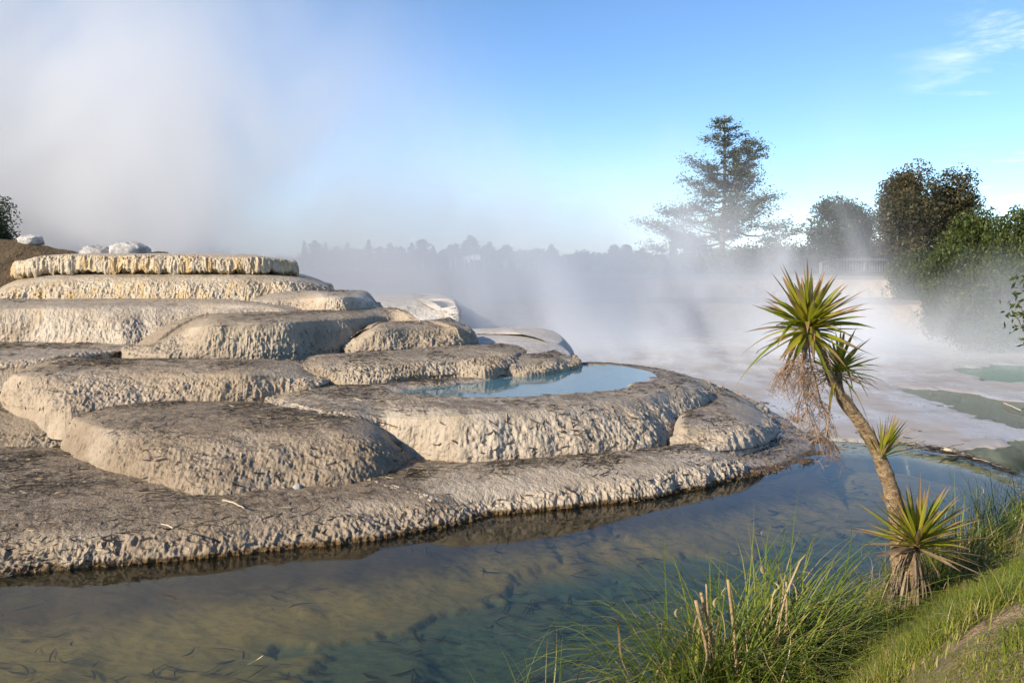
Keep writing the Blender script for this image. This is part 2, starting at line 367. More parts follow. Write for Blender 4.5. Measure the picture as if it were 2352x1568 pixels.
terr = thing('silica_terrace', (-4, 13, 0), 'stepped pale brown silica terrace rising from the stream in rounded lobes', 'terrace')
w = 'w'
T = {}
T['T0'] = loft([(-700, 1300, -700, 1430), (-300, 1250, -300, 1362), (0, 1225, 0, 1325), (200, 1222, 200, 1302), (330, 1208, 330, 1292), (480, 1198, 480, 1280), (640, 1180, 640, 1265), (800, 1156, 850, 1240), (930, 1146, 1000, 1215), (1040, 1145, 1085, 1196), (1075, 1150, 1125, 1180), (1060, 1120, 1110, 1150, .05)],
   .27, 0., (-8.5, 11.6, .35), (-.6, 10.9, .30), 800, seed=1, lump=1.3, skirt=.5)
T['TL'] = loft([(-500, 1010, -500, 1065), (-200, 992, -200, 1042), (0, 984, 0, 1032), (80, 985, 80, 1030), (150, 987, 165, 1020), (185, 965, 205, 985)],
   .55, .31, (-9, 13.6, .75), (-5.2, 12.7, .75), 300, seed=2)
T['T1'] = loft([(330, 921, 240, 945, .6), (250, 926, 178, 968, .5), (192, 938, 148, 1002, .35), (172, 955, 143, 1042), (225, 975, 200, 1077), (316, 986, 300, 1112), (430, 990, 420, 1143), (560, 992, 570, 1141), (700, 990, 715, 1128), (800, 990, 850, 1110), (870, 994, 925, 1078), (912, 1003, 960, 1050), (915, 990, 966, 1022, .4), (870, 966, 930, 995, .6)],
   .78, .28, (-5.2, 12.6, .80), (-2.0, 11.9, .80), 800, seed=3)
T['T2'] = loft([(640, 890, 606, 896, .85), (625, 903, 612, 912, .81), (645, 918, 635, 933, .8), (720, 936, 715, 955, .79), (800, 946, 800, 964, .78), (870, 951, 868, 985, .64), (925, 953, 915, 1022, .46), (985, 951, 965, 1050, .33), (1060, 947, 1070, 1063), (1200, 939, 1240, 1053), (1330, 927, 1400, 1041), (1440, 911, 1510, 1026, .3), (1520, 892, 1575, 995, .3), (1565, 882, 1612, 962, .4), (1592, 874, 1645, 935, .42), (1596, 865, 1655, 905, .42), (1565, 855, 1635, 885, .4), (1500, 846, 1560, 866, .4), (1400, 838, 1420, 846, .5), (1345, 833, 1345, 838, .7)],
   .88, .3, U(720, 885, .9), U(1300, 848, .9), 1100, zc=.895, seed=4, lump=1.1, basin=basin, top=60)
T['T2b'] = loft([(1530, 975, 1500, 990, .3), (1560, 978, 1535, 1018, .3), (1605, 976, 1595, 1032, .28), (1655, 968, 1655, 1035, .25), (1710, 962, 1725, 1026, .2), (1742, 962, 1778, 1006, .15), (1750, 948, 1785, 985, .12), (1730, 925, 1765, 950, .1), (1685, 903, 1705, 915, .1), (1640, 885, 1655, 890, .2)],
   .53, .3, U(1580, 945, .53), U(1630, 905, .53), 420, seed=5, flute=1.7)
T['T0b'] = loft([(860, 1090, 845, 1098, .28), (870, 1110, 858, 1120, .26), (960, 1130, 985, 1152, .2), (1050, 1137, 1100, 1189), (1130, 1128, 1180, 1180), (1250, 1111, 1300, 1166), (1400, 1093, 1440, 1150), (1520, 1071, 1560, 1130), (1600, 1049, 1650, 1110), (1650, 1042, 1692, 1098), (1685, 1044, 1728, 1080), (1695, 1036, 1740, 1060, .05), (1685, 1022, 1720, 1035, .1)],
   .30, 0., U(900, 1075, .32), U(1600, 1022, .32), 900, seed=6, lump=1.2, skirt=.5)
T['T0c'] = loft([(1640, 1078, 1690, 1102), (1700, 1074, 1750, 1091), (1790, 1061, 1830, 1074), (1845, 1045, 1882, 1054), (1872, 1026, 1902, 1036), (1862, 1004, 1896, 1012), (1835, 980, 1864, 986), (1790, 950, 1815, 955), (1740, 922, 1765, 927)],
   .13, 0., U(1680, 1052, .16), U(1720, 960, .16), 500, seed=7, skirt=.5, flute=1.4, lump=.8)
T['T3L'] = loft([(-500, 835, -500, 870), (-200, 828, -200, 852), (0, 823, 0, 846), (100, 818, 100, 836, 1.12), (200, 810, 205, 820, 1.17), (260, 803, 270, 808, 1.2)],
   1.26, 1.08, (-11, 17, 1.28), (-6.5, 16.3, 1.28), 300, seed=8)
T['T3'] = loft([(75, 838, 45, 848, 1.), (32, 852, 6, 905, .75), (42, 858, 10, 931, .75), (90, 858, 70, 940, .76), (150, 855, 140, 947, .76), (190, 853, 190, 946, .76), (230, 852, 228, 943, .76), (330, 852, 330, 935, .77), (450, 852, 460, 926, .79), (560, 854, 570, 917, .82), (640, 857, 650, 905, .85, 1.14), (700, 861, 720, 890, .92, 1.07), (732, 866, 752, 878, .93, 1.0), (738, 850, 760, 860, .95, 1.05)],
   1.2, .8, U(150, 823, 1.22), U(680, 826, 1.22), 800, seed=9)
T['T3b'] = loft([(690, 838, 690, 850, 1.1), (735, 834, 735, 873, .95), (800, 831, 810, 877, .95), (876, 829, 880, 874, .95), (980, 822, 981, 864, .95), (1050, 817, 1060, 859, .95), (1122, 812, 1120, 853, 1.), (1192, 807, 1192, 838, 1.), (1216, 801, 1224, 814, 1.05), (1205, 793, 1212, 800, 1.1)],
   1.2, .95, U(720, 817, 1.22), U(1110, 791, 1.22), 700, seed=10, lump=1.3)
T['T3c'] = loft([(1120, 836, 1110, 841, 1.), (1140, 834, 1130, 851, .95), (1190, 830, 1180, 857, .93), (1240, 827, 1240, 856, .92), (1285, 827, 1290, 848, .92), (1316, 829, 1328, 837, .93), (1312, 818, 1332, 828, .95), (1285, 808, 1315, 815, .95)],
   1.08, .95, U(1160, 820, 1.09), U(1265, 806, 1.09), 400, seed=11, lump=1.2)
T['T4a'] = loft([(300, 801, 274, 804, 1.22, 1.24), (345, 786, 318, 816, 1.2, 1.36), (390, 766, 372, 821, None, 1.5), (425, 751, 420, 821, None, 1.62), (465, 743, 465, 821), (530, 739, 530, 821), (600, 738, 600, 819), (670, 735, 680, 814), (740, 730, 760, 806), (827, 726, 845, 795), (885, 722, 900, 772, 1.32), (930, 725, 945, 755, 1.48), (956, 734, 970, 745, 1.58, 1.66)],
   1.77, 1.2, D(480, 729, 16.2), D(905, 718, 18.4), 900, zc=1.80, seed=12, lump=1.25)
T['T4b'] = loft([(850, 750, 800, 775, 1.4), (815, 768, 776, 796, 1.22, 1.46), (830, 766, 805, 806, 1.2, 1.48), (870, 754, 870, 806), (950, 748, 950, 803), (1010, 745, 1016, 801), (1050, 748, 1065, 796), (1066, 752, 1090, 789, 1.22), (1064, 742, 1088, 775, 1.25), (1045, 733, 1060, 750, 1.4)],
   1.59, 1.2, U(880, 743, 1.6), U(1020, 735, 1.6), 500, seed=13, lump=1.3)
T['T5a'] = loft([(-600, 715, -600, 815), (-300, 709, -300, 805), (0, 705, 0, 796), (150, 703, 151, 798), (267, 702, 270, 799), (352, 701, 350, 797), (450, 700, 450, 786, 1.3), (527, 701, 530, 736, 1.72), (600, 702, 610, 732, 1.74), (660, 709, 680, 728, 1.76, 1.9), (695, 718, 710, 724, 1.77, 1.82), (700, 708, 715, 712, 1.8, 1.9)],
   1.95, 1.22, (-13.5, 18.4, 1.98), (-4.8, 18.3, 1.98), 900, seed=14, flute=1.3)
T['T5b'] = loft([(574, 692, 570, 695, 1.96, 1.98), (610, 687, 612, 700, 1.92, 2.04), (680, 682, 690, 712, 1.82, 2.1), (740, 679, 745, 720, 1.78), (800, 678, 805, 719, 1.78), (845, 682, 852, 714, 1.78), (866, 692, 878, 708, 1.78, 1.98)],
   2.12, 1.78, D(640, 674, 18.6), D(830, 671, 19.4), 500, zc=2.13, seed=15, flute=1.3)
def W(lx, ly, ld, bx, by, bd): return ('w', D(lx, ly, ld), D(bx, by, bd))
T['T6'] = loft([W(-40, 672, 19.6, -75, 700, 19.4), W(-20, 668, 18.7, -45, 704, 18.2), W(25, 654, 18.3, -5, 698, 17.8), W(80, 640, 18.2, 40, 694, 17.8), W(211, 634, 18.3, 200, 693, 17.9), W(330, 634, 18.3, 330, 692, 17.9), W(422, 634, 18.3, 422, 692, 17.9), W(527, 634, 18.4, 527, 692, 18.0), W(610, 635, 18.6, 620, 682, 18.2), W(680, 638, 19.0, 695, 676, 18.5), W(730, 645, 19.7, 750, 672, 19.2), W(752, 653, 20.6, 766, 670, 20.2), W(748, 646, 21.6, 762, 660, 21.6)],
   0, 0, D(60, 632, 20.5), D(640, 628, 21.2), 1000, zc=2.50, seed=16, flute=1.9, lump=.7, minrun=.1)
T['T7'] = loft([W(55, 612, 20.2, 50, 630, 20.2), W(50, 606, 19.4, 40, 640, 19.2), W(80, 592, 18.9, 68, 634, 18.7), W(125, 586, 18.9, 115, 628, 18.8), W(250, 585, 18.9, 250, 628, 18.9), W(400, 586, 18.9, 400, 629, 18.9), W(530, 588, 19.0, 530, 629, 19.0), W(610, 591, 19.3, 610, 630, 19.3), W(650, 595, 19.9, 650, 630, 19.9), W(662, 600, 20.7, 662, 631, 20.7), W(640, 600, 21.6, 640, 630, 21.6)],
   0, 0, D(140, 580, 20.8), D(560, 585, 21.2), 1000, zc=2.96, seed=17, flute=2.4, lump=.5, overhang=True, drop=.14, face=80)
for k, m, l in [('T0', 'sinter_brown', None), ('TL', 'sinter_brown', None), ('T1', 'sinter_brown', None), ('T2', 'sinter_cream', 'pale lobe holding the blue pool'), ('T2b', 'sinter_cream', None), ('T0b', 'sinter_cream', None), ('T0c', 'sinter_wetdark', 'dark wet algae covered apron'), ('T3L', 'sinter_mid', None), ('T3', 'sinter', None), ('T3b', 'sinter_grey', None), ('T3c', 'sinter_grey', None), ('T4a', 'sinter_grey', None), ('T4b', 'sinter_grey', None), ('T5a', 'sinter_mid', None), ('T5b', 'sinter_mid', None), ('T6', 'sinter_top', 'wet cream and yellow fluted step'), ('T7', 'sinter_top', 'topmost step with dripping overhanging rim')]:
    o = put(T[k], 'terrace_step', M[m], terr, k)
    if l: o['label'] = l

# pale dry lobes behind (their own formation)
def lobe(pts, zbase, out, C0, C1, ns, seed, **k):
    st = []
    for i, (x, y, z) in enumerate(pts):
        p = U(x, y, z); b = p + np.array([out[0], out[1], 0]); b[2] = zbase; st.append(('w', p, b))
    return loft(st, 0, 0, C0, C1, ns, seed=seed, **k)
pt = thing('pale_terrace', (1, 19, 0), 'dry white silica terrace half hidden in steam behind the brown steps', 'terrace')
g = lobe([(1290, 835, .98), (1312, 824, 1.02), (1306, 804, 1.06), (1287, 788, 1.08), (1257, 773, 1.1), (1212, 765, 1.12), (1140, 762, 1.12), (1080, 764, 1.12)], .0, (.45, .15), U(1180, 815, 1.05), U(1080, 790, 1.12), 400, 31, amp=.7)
put(g, 'terrace_step', M['sinter_pale'], pt)
g = lobe([(1270, 790, 1.1), (1292, 778, 1.12), (1284, 764, 1.15), (1262, 754, 1.18), (1220, 750, 1.2), (1120, 752, 1.2), (1020, 756, 1.2)], .0, (.5, .1), U(1170, 768, 1.16), U(1020, 766, 1.2), 400, 32, amp=.8)
put(g, 'terrace_step', M['sinter_pale'], pt)
g = loft([(820, 692, 815, 738), (870, 690, 870, 738), (950, 688, 950, 740), (1020, 688, 1025, 742), (1045, 690, 1058, 742), (1043, 684, 1058, 720, 1.3), (1020, 678, 1030, 700, 1.4)], 1.72, 1.2, U(850, 678, 1.74), U(1000, 674, 1.74), 400, seed=33, flute=1.5)
put(g, 'terrace_step', M['sinter_pale'], pt)

# pool water in the basin
def poly_mesh(name, poly, z, mat, parent=None):
    c = poly.mean(0); n = len(poly); P = np.vstack([np.c_[poly, np.full(n, z)], [c[0], c[1], z]])
    return MB().add(P, np.array([[i, (i+1) % n, n] for i in range(n)])).build(name, mat, parent, origin=(c[0], c[1], z) if parent is None else None)
def water_mat(name, tint, murk, murk_a, ripple=.15, rs=7., ior=1.33, fac=1.):
    m = NT(name); P = m.pos()
    b = m.bump(m.mth('ADD', m.noise(m.map(P, (1, .5, 1)), rs, 3), m.mth('MULTIPLY', m.noise(P, rs*4, 2), .25)), ripple, .01)
    tr = m.n('ShaderNodeBsdfTransparent', i={'Color': tint}); df = m.n('ShaderNodeBsdfDiffuse', i={'Color': murk})
    under = m.n('ShaderNodeMixShader', i={0: murk_a, 1: tr.outputs[0], 2: df.outputs[0]})
    gl = m.n('ShaderNodeBsdfGlossy', i={'Color': (1, 1, 1), 'Roughness': .02, 'Normal': b})
    fr = m.mth('MULTIPLY', m.n('ShaderNodeFresnel', i={'IOR': ior, 'Normal': b}).outputs[0], fac)
    return m.done(m.n('ShaderNodeMixShader', i={0: fr, 1: under.outputs[0], 2: gl.outputs[0]}))
M['pool'] = water_mat('pool_water', (.62, .84, .9), (.15, .39, .50), .36, .10, 9.)
big = np.array([c + (p-c)*1.0 + (p-c)/np.linalg.norm(p-c)*.22 for p in pool_xy for c in [pool_xy.mean(0)]])
o = poly_mesh('pool_water', big, .872, M['pool']); tag(o, 'still sky blue water filling the basin of the pale terrace lobe', 'water', kind='structure')

# ------------------------------------------------------------------ stream, bed, bank, flat
EDGE = np.array([[-9, -2.5], [-3, 3.6], [-.5, 4.75], [.8, 5.25], [1.7, 5.75], [2.3, 6.25], [3.0, 7.05], [4.2, 8.2], [5.6, 9.3], [8, 10.5], [14, 12], [30, 14]])
def bank_s(x, y):                            # distance inside the bank from the water's edge
    n = len(EDGE); dm = np.full(x.shape, 1e9)
    for i in range(n-1):
        a, b = EDGE[i], EDGE[i+1]; e = b-a; t = np.clip(((x-a[0])*e[0]+(y-a[1])*e[1])/(e@e), 0, 1)
        dm = np.minimum(dm, np.hypot(x-a[0]-e[0]*t, y-a[1]-e[1]*t))
    return np.where(y < np.interp(x, EDGE[:, 0], EDGE[:, 1]), dm, -dm)
def bank_z(x, y):
    s = bank_s(x, y) + .12*fbm(p3(x*1.7, y*1.7), 3, 60)
    k = .24+.26*sstep(1.2, 2.3, x); z = np.where(s > 0, .02+k*s+.06*s*s, .55*s); z = np.where(z > 1.0, 1.0+.4*np.tanh((z-1.0)/.4), z)
    return z + .05*fbm(p3(x*2.2, y*2.2), 3, 61) + .03*fbm(p3(x*6, y*6), 4, 62, .65)
def field(x0, x1, y0, y1, nx, ny, fz):
    x = np.linspace(x0, x1, nx); y = np.linspace(y0, y1, ny); X, Y = np.meshgrid(x, y, indexing='ij'); return X, Y, fz(X, Y)
def field_obj(name, X, Y, Z, mat, A=None):
    mb = MB(); mb.add(np.stack([X, Y, Z], -1), grid_faces(*X.shape), A); return mb.build(name, mat)
m = NT('bank_ground'); P = m.pos(); n1 = m.noise(P, 1.6, 5, .6); n2 = m.noise(P, 14., 5, .65); n3 = m.noise(P, 60., 3)
c = m.ramp(m.mth('ADD', m.mth('MULTIPLY', n2, .7), m.mth('MULTIPLY', n3, .3)), [(.3, (.11, .07, .035)), (.5, (.24, .165, .09)), (.7, (.42, .32, .20))])
c = m.mix(m.rng(m.attr().outputs[0], .3, .7), m.mix(n2, (.085, .075, .02), (.19, .15, .06)), c)
m.done(m.bsdf(Base_Color=c, Roughness=.92, Normal=m.bump(m.mth('ADD', n2, n3), .8, .03))); M['bank'] = m.m
def bare(x, y):                              # worn soil patches on the bank
    p = [(2.55, 4.35, .34, .16), (3.25, 5.15, .40, .16), (2.0, 3.6, .3, .13), (3.9, 5.9, .35, .15)]
    r = 0
    for cx, cy, a, b in p: r = np.maximum(r, 1.25-np.sqrt(((x-cx)/a)**2+((y-cy)/b)**2))
    return sstep(.05, .5, r-.3+.9*fbm(p3(x*3.5, y*3.5), 4, 66, .6))
X, Y, Z = field(-9, 14, -6, 13, 820, 700, bank_z)
A = np.zeros(X.shape+(3,)); A[..., 0] = bare(X, Y)
tag(field_obj('bank', X, Y, Z, M['bank'], A), 'grassy earth bank sloping down to the stream', kind='structure')

SH = [(380, 1720), (560, 1560), (740, 1480), (890, 1420), (1000, 1352), (1180, 1310), (1290, 1268), (1400, 1240), (1600, 1238), (1750, 1240), (1850, 1200), (1990, 1165), (2130, 1110), (2400, 1070)]
sh = np.array([U(x, y, -.25)[:2] for x, y in SH]); sh = np.vstack([[-3.4, -3], [-2.5, 3.5], sh])
WL = np.array([U(px, py, 0)[:2] for px, py in [(-700, 1430), (-300, 1362), (0, 1325), (200, 1302), (330, 1292), (480, 1280), (640, 1265), (850, 1240), (1000, 1215), (1100, 1189), (1300, 1166), (1440, 1150), (1560, 1130), (1692, 1100), (1830, 1074), (1882, 1054), (1902, 1036)]])
def bed_z(x, y):
    iy = lambda q: np.interp(q, sh[:, 0], sh[:, 1])
    e = (y - iy(x))/np.sqrt(1+((iy(x+.25)-iy(x-.25))/.5)**2)
    e = e + .55*fbm(p3(x*.9+y*.35, y*1.2-x*.4), 3, 70, .6) + .16*fbm(p3(x*2.3-y*2.1, y*3.7+x*1.9), 3, 71, .8) + .10*fbm(p3(x*9+y*5, y*13-x*4), 3, 73, .7)
    e2 = e + .75 + .5*fbm(p3(x*1.1+9, y*1.1), 4, 74)
    z = -.57 + .06*sstep(-.07, .05, e) + .08*sstep(-.3, .3, e2) + .10*sstep(.0, 2.2, e)
    d3 = np.interp(x, WL[:, 0], WL[:, 1]) - y + .2*fbm(p3(x*2, y*2), 3, 76)
    z = z + .30*sstep(1.3, -.05, d3)*(x < 4.3)
    return z + .02*fbm(p3(x*5, y*9), 4, 72)
X, Y, Z = field(-13, 10, 2.5, 15, 760, 620, bed_z)
m = NT('stream_bed'); P = m.pos(); zz = m.n('ShaderNodeSeparateXYZ', i={0: P}).outputs[2]
n1 = m.noise(P, 1.2, 4); n2 = m.noise(m.map(P, (1, 2, 1)), 11., 5, .65)
sh_c = m.mix(m.rng(n2, .4, .7), (.40, .295, .11), (.27, .20, .075)); dp = m.mix(m.rng(n2, .42, .7), (.12, .185, .15), (.075, .125, .115))
c = m.mix(m.rng(m.mth('ADD', zz, m.mth('MULTIPLY', m.mth('SUBTRACT', n2, .5), .16)), -.52, -.38), dp, sh_c)
c = m.mix(m.rng(m.mth('ADD', zz, m.mth('MULTIPLY', n2, .08)), -.30, -.12), c, m.mix(n2, (.12, .078, .026), (.06, .038, .014)))
m.done(m.bsdf(Base_Color=c, Roughness=.95, Normal=m.bump(n2, .5, .03))); M['bed'] = m.m
tag(field_obj('stream_bed', X, Y, Z, M['bed']), 'silty stream bed with a brown underwater shelf', kind='structure')
M['water'] = water_mat('stream_water', (.88, .88, .68), (.02, .05, .065), .05, .07, 5., 1.33, .68)
P = np.array([[-60, -8, 0], [60, -8, 0], [60, 60, 0], [-60, 60, 0]], float)
tag(MB().add(P, np.array([[0, 1, 2, 3]])).build('stream_water', M['water'], origin=(0, 8, 0)), 'calm blue green stream water', kind='structure')

# white silica flat with shallow channels
FE = [(1700, 985), (1830, 1000), (1900, 1014), (2000, 1020), (2090, 1027), (2190, 1046), (2290, 1072), (2352, 1090), (2700, 1180)]
fe = np.array([U(x, y, .02)[:2] for x, y in FE])
STR = np.array([U(x, y, 0)[:2] for x, y in [(2040, 888), (2140, 893), (2230, 905), (2352, 925), (2700, 960), (2700, 1050), (2352, 983), (2250, 958), (2160, 925), (2090, 905)]])
POND = np.array([U(x, y, 0)[:2] for x, y in [(2200, 848), (2300, 838), (2500, 835), (2900, 850), (2900, 880), (2400, 882), (2260, 876)]])
DARK = np.array([U(x, y, 0)[:2] for x, y in [(2225, 1046), (2290, 1030), (2352, 1015), (2800, 1060), (2800, 1250), (2352, 1100), (2290, 1070)]])
STR2 = np.array([U(x, y, 0)[:2] for x, y in [(2300, 915), (2352, 910), (2700, 930), (2700, 950), (2352, 925)]])
def flat_z(x, y):
    n = fbm(p3(x*1.5, y*.8), 4, 81); e = y - np.interp(x, fe[:, 0], fe[:, 1]) + .25*n
    z = .035 + .02*n + .01*fbm(p3(x*6, y*6), 3, 82)
    z = np.where(e < .3, z - .75*sstep(.3, -.35, e), z)
    for poly, dpt in ((STR, .085), (POND, .13), (DARK, .3), (STR2, .07)):
        z = z - dpt*sstep(-.2, .35, poly_sd(x, y, poly)+.45*fbm(p3(x*2.2, y*1.3), 5, 83, .6))
    return z
X, Y, Z = field(-2, 34, 11.3, 50, 560, 520, flat_z)
m = NT('silica_flat'); P = m.pos(); zz = m.n('ShaderNodeSeparateXYZ', i={0: P}).outputs[2]; n1 = m.noise(m.map(P, (1, .5, 1)), .8, 5, .6); n2 = m.noise(P, 9., 5, .6)
c = m.mix(m.rng(n1, .38, .62), (.42, .41, .40), (.36, .325, .29)); c = m.mix(m.rng(n2, .5, .75, 0., .5), c, (.40, .385, .36))
c = m.mix(m.rng(m.noise(m.map(P, (.6, 1.3, 1)), 1.5, 5, .65), .53, .66, 0., .75), c, (.29, .28, .24))
c = m.mix(m.rng(m.mth('ADD', zz, m.mth('MULTIPLY', n2, -.02)), .005, -.05), c, (.42, .45, .48))
yy = m.n('ShaderNodeSeparateXYZ', i={0: P}).outputs[1]; c = m.mix(m.mth('MULTIPLY', m.rng(zz, -.10, -.24), m.rng(yy, 16., 14.)), c, (.085, .095, .07))
c = m.mix(m.mth('MULTIPLY', m.rng(zz, -.0, -.07), m.rng(yy, 18.5, 20.)), c, (.48, .72, .80))
m.done(m.bsdf(Base_Color=c, Roughness=m.rng(n1, .4, .6, .25, .6), Normal=m.bump(n2, .35, .02))); M['flat'] = m.m
tag(field_obj('silica_flat', X, Y, Z, M['flat']), 'white silica flat crossed by shallow grey green channels', kind='structure')

# far ground and left hill
def far_z(x, y):
    r = np.hypot(x, y); z = -1. + 3.15*sstep(41, 45, y + 2*fbm(p3(x*.1, x*0), 2, 90)) + .25*fbm(p3(x*.05, y*.05), 3, 91)
    z = z + 2.2*sstep(24, 40, x)*sstep(24, 36, y)
    return z + sstep(90, 260, r)*1.5*fbm(p3(x*.012, y*.012), 3, 92)
yy_ = np.concatenate([np.linspace(38, 60, 80), np.geomspace(62, 2600, 60)]); xx_ = np.concatenate([-np.geomspace(2600, 32, 40), np.linspace(-30, 60, 120), np.geomspace(62, 2600, 40)])
X, Y = np.meshgrid(xx_, yy_, indexing='ij'); Z = far_z(X, Y)
M['ground'] = simple_mat('ground', [(.35, (.045, .05, .022)), (.55, (.09, .085, .04)), (.7, (.14, .12, .07))], .6, .95, .4, .1)
tag(field_obj('ground', X, Y, Z, M['ground']), 'scrubby ground reaching to the horizon', kind='structure')
def hill_z(x, y):
    z = 2.86 + .21*(-9.7-x) + .10*np.minimum(y-20.4, 0)*6*.9 - .16*np.maximum(y-20.6, 0)**1.3 - .10*np.maximum(-11.5-x, 0)
    z = z + .10*fbm(p3(x*1.1, y*1.1), 4, 95) + .04*fbm(p3(x*5, y*5), 3, 96)
    return np.where(x > -9, z - .5*(x+9)**2, z)
X, Y, Z = field(-34, -6.5, 15, 46, 260, 260, hill_z)
tag(field_obj('hill', X, Y, Z, M['hillsoil']), 'bare brown earth hillside', kind='structure')

# ------------------------------------------------------------------ rocks
def rock(px, py, d, sx, sy, sz, label, seed, mat='rock', name='rock', cat='rock', group=None):
    n, k = 40, 24; th = np.linspace(0, 2*PI, n, endpoint=False); ph = np.linspace(0, PI, k)
    Tt, Pp = np.meshgrid(th, ph, indexing='ij'); V = np.stack([np.cos(Tt)*np.sin(Pp), np.sin(Tt)*np.sin(Pp), np.cos(Pp)], -1)
    V = V*(1+.32*fbm(V*1.6+seed, 3, seed) + .10*fbm(V*5+seed, 3, seed+3))[..., None]
    V = np.sign(V)*np.abs(V)**.85*np.array([sx, sy, sz]); p = D(px, py, d)
    return tag(MB().add(V+p, grid_faces(n, k, True)).build(name, M[mat], origin=p), label, cat, group)
rock(298, 582, 20.2, .46, .4, .25, 'larger pale grey boulder on the rim of the top terrace', 3)
rock(222, 582, 20.3, .32, .3, .19, 'low white rock left of the larger boulder on the top terrace', 5)
rock(365, 585, 20.6, .24, .2, .07, 'small dark flat rock right of the larger boulder on the top terrace', 8, 'darkstick')
rock(72, 553, 20.6, .26, .25, .12, 'pale boulder lying on the brown hillside at the left', 9)
rock(683, 1124, 9.35, .055, .05, .06, 'small white pebble at the foot of the left brown lobe', 12)

# ------------------------------------------------------------------ leaf litter
def sample(keys, n, wfun):
    pos, nor, dirs, ttv, ks = [], [], [], [], []
    wts = []
    for g in SURF:
        if g.get('key') not in keys: continue
        ww = g['area']*wfun(g['tt'], g['N'], g['G'], g['key']); wts.append(ww.sum())
    tot = sum(wts); k = 0
    for g in SURF:
        if g.get('key') not in keys: continue
        ww = (g['area']*wfun(g['tt'], g['N'], g['G'], g['key'])).ravel(); c = int(n*wts[k]/tot); k += 1
        if c < 1: continue
        idx = RNG.choice(len(ww), c, p=ww/ww.sum())
        pos.append(g['G'].reshape(-1, 3)[idx]); nor.append(g['N'].reshape(-1, 3)[idx])
        gu = np.gradient(g['G'], axis=0).reshape(-1, 3)[idx]; gv = np.gradient(g['G'], axis=1).reshape(-1, 3)[idx]; dirs.append(norm(gu))
        pos[-1] = pos[-1] + gu*RNG.uniform(-.5, .5, (c, 1)) + gv*RNG.uniform(-.5, .5, (c, 1))
    return np.concatenate(pos), np.concatenate(nor), np.concatenate(dirs)
def lay(mb, Pp, Nn, Dd, L, Wd, spread, K=4, curve=.35, lift=.004):
    n = len(Pp); B_ = np.cross(Nn, Dd); a = RNG.normal(0, spread, n)
    d = norm(Dd*np.cos(a)[:, None] + B_*np.sin(a)[:, None]); s = norm(np.cross(Nn, d)); u = np.linspace(-.5, .5, K)
    cv = RNG.normal(0, curve, n)
    C = Pp[:, None] + d[:, None]*(u[None, :]*L[:, None])[..., None] + s[:, None]*((u**2)[None]*cv[:, None]*L[:, None])[..., None] + Nn[:, None]*(lift + np.abs(RNG.normal(0, .007, n))[:, None]*(u*2)[None]**2 + RNG.normal(0, .006, (n, 1))*u[None])[..., None]
    side = np.broadcast_to(s[:, None], C.shape); tw = RNG.normal(0, .5, n)[:, None, None]
    side = norm(side*np.cos(tw) + Nn[:, None]*np.sin(tw)*.6); w_ = Wd[:, None]*(1-(2*np.abs(u))[None]**2*.85)
    ribbons(mb, C, side, w_, RNG.random(n))
LOW = ['T0', 'TL', 'T1', 'T2', 'T2b', 'T0b', 'T0c', 'T3', 'T3b', 'T3c', 'T3L', 'T4a', 'T4b', 'T5a', 'T5b']
def wtop(tt, N, G, key):
    sd = np.where(poly_sd(G[..., 0], G[..., 1], pool_xy) > .02, 0, 1) if key == 'T2' else 1
    cl = np.clip(.25+1.5*np.maximum(fbm(G*1.7, 3, 55), -.15), .02, 2)
    far = {'T4a': .35, 'T4b': .4, 'T5a': .12, 'T5b': .3, 'T3L': .6}.get(key, 1.)
    crease = 1 + 2.2*(tt > -1.)*(tt < -.3)
    return np.clip((N[..., 2]-.84)/.14, 0, 1)**1.5*cl*sd*far*(tt < .7)[None]*crease[None]
mb = MB()
Pp, Nn, Dd = sample(LOW, 21000, wtop); n = len(Pp)
lay(mb, Pp, Nn, Dd, RNG.uniform(.05, .11, n)+.13*RNG.random(n)**3, RNG.uniform(.007, .017, n), .65)
def wface(tt, N, G, key):
    k = {'T0': 1.6, 'T0b': .8, 'T2': .12, 'T1': .5, 'T2b': .6, 'T0c': 1.6, 'T3': .5, 'T3b': .7, 'T3c': .6, 'T4a': .25, 'T4b': .4, 'TL': 1.4}.get(key, .06)
    base = 1+5*sstep(.8, .98, tt)
    return np.clip(.2+fbm(G*1.9, 3, 57)*1.6, .02, 2)*((tt > .0)*(tt < 1.02)*base*k)[None]
Pp, Nn, Dd = sample(LOW, 1900, wface); n = len(Pp)
lay(mb, Pp, Nn, Dd, RNG.uniform(.04, .13, n), RNG.uniform(.008, .018, n), 1.3)
lit = mb.build('leaf_litter', M['leaf_dark'], origin=(-3, 12, .5)); tag(lit, 'drifts of dark fallen leaves on the terrace ledges', kind='stuff')

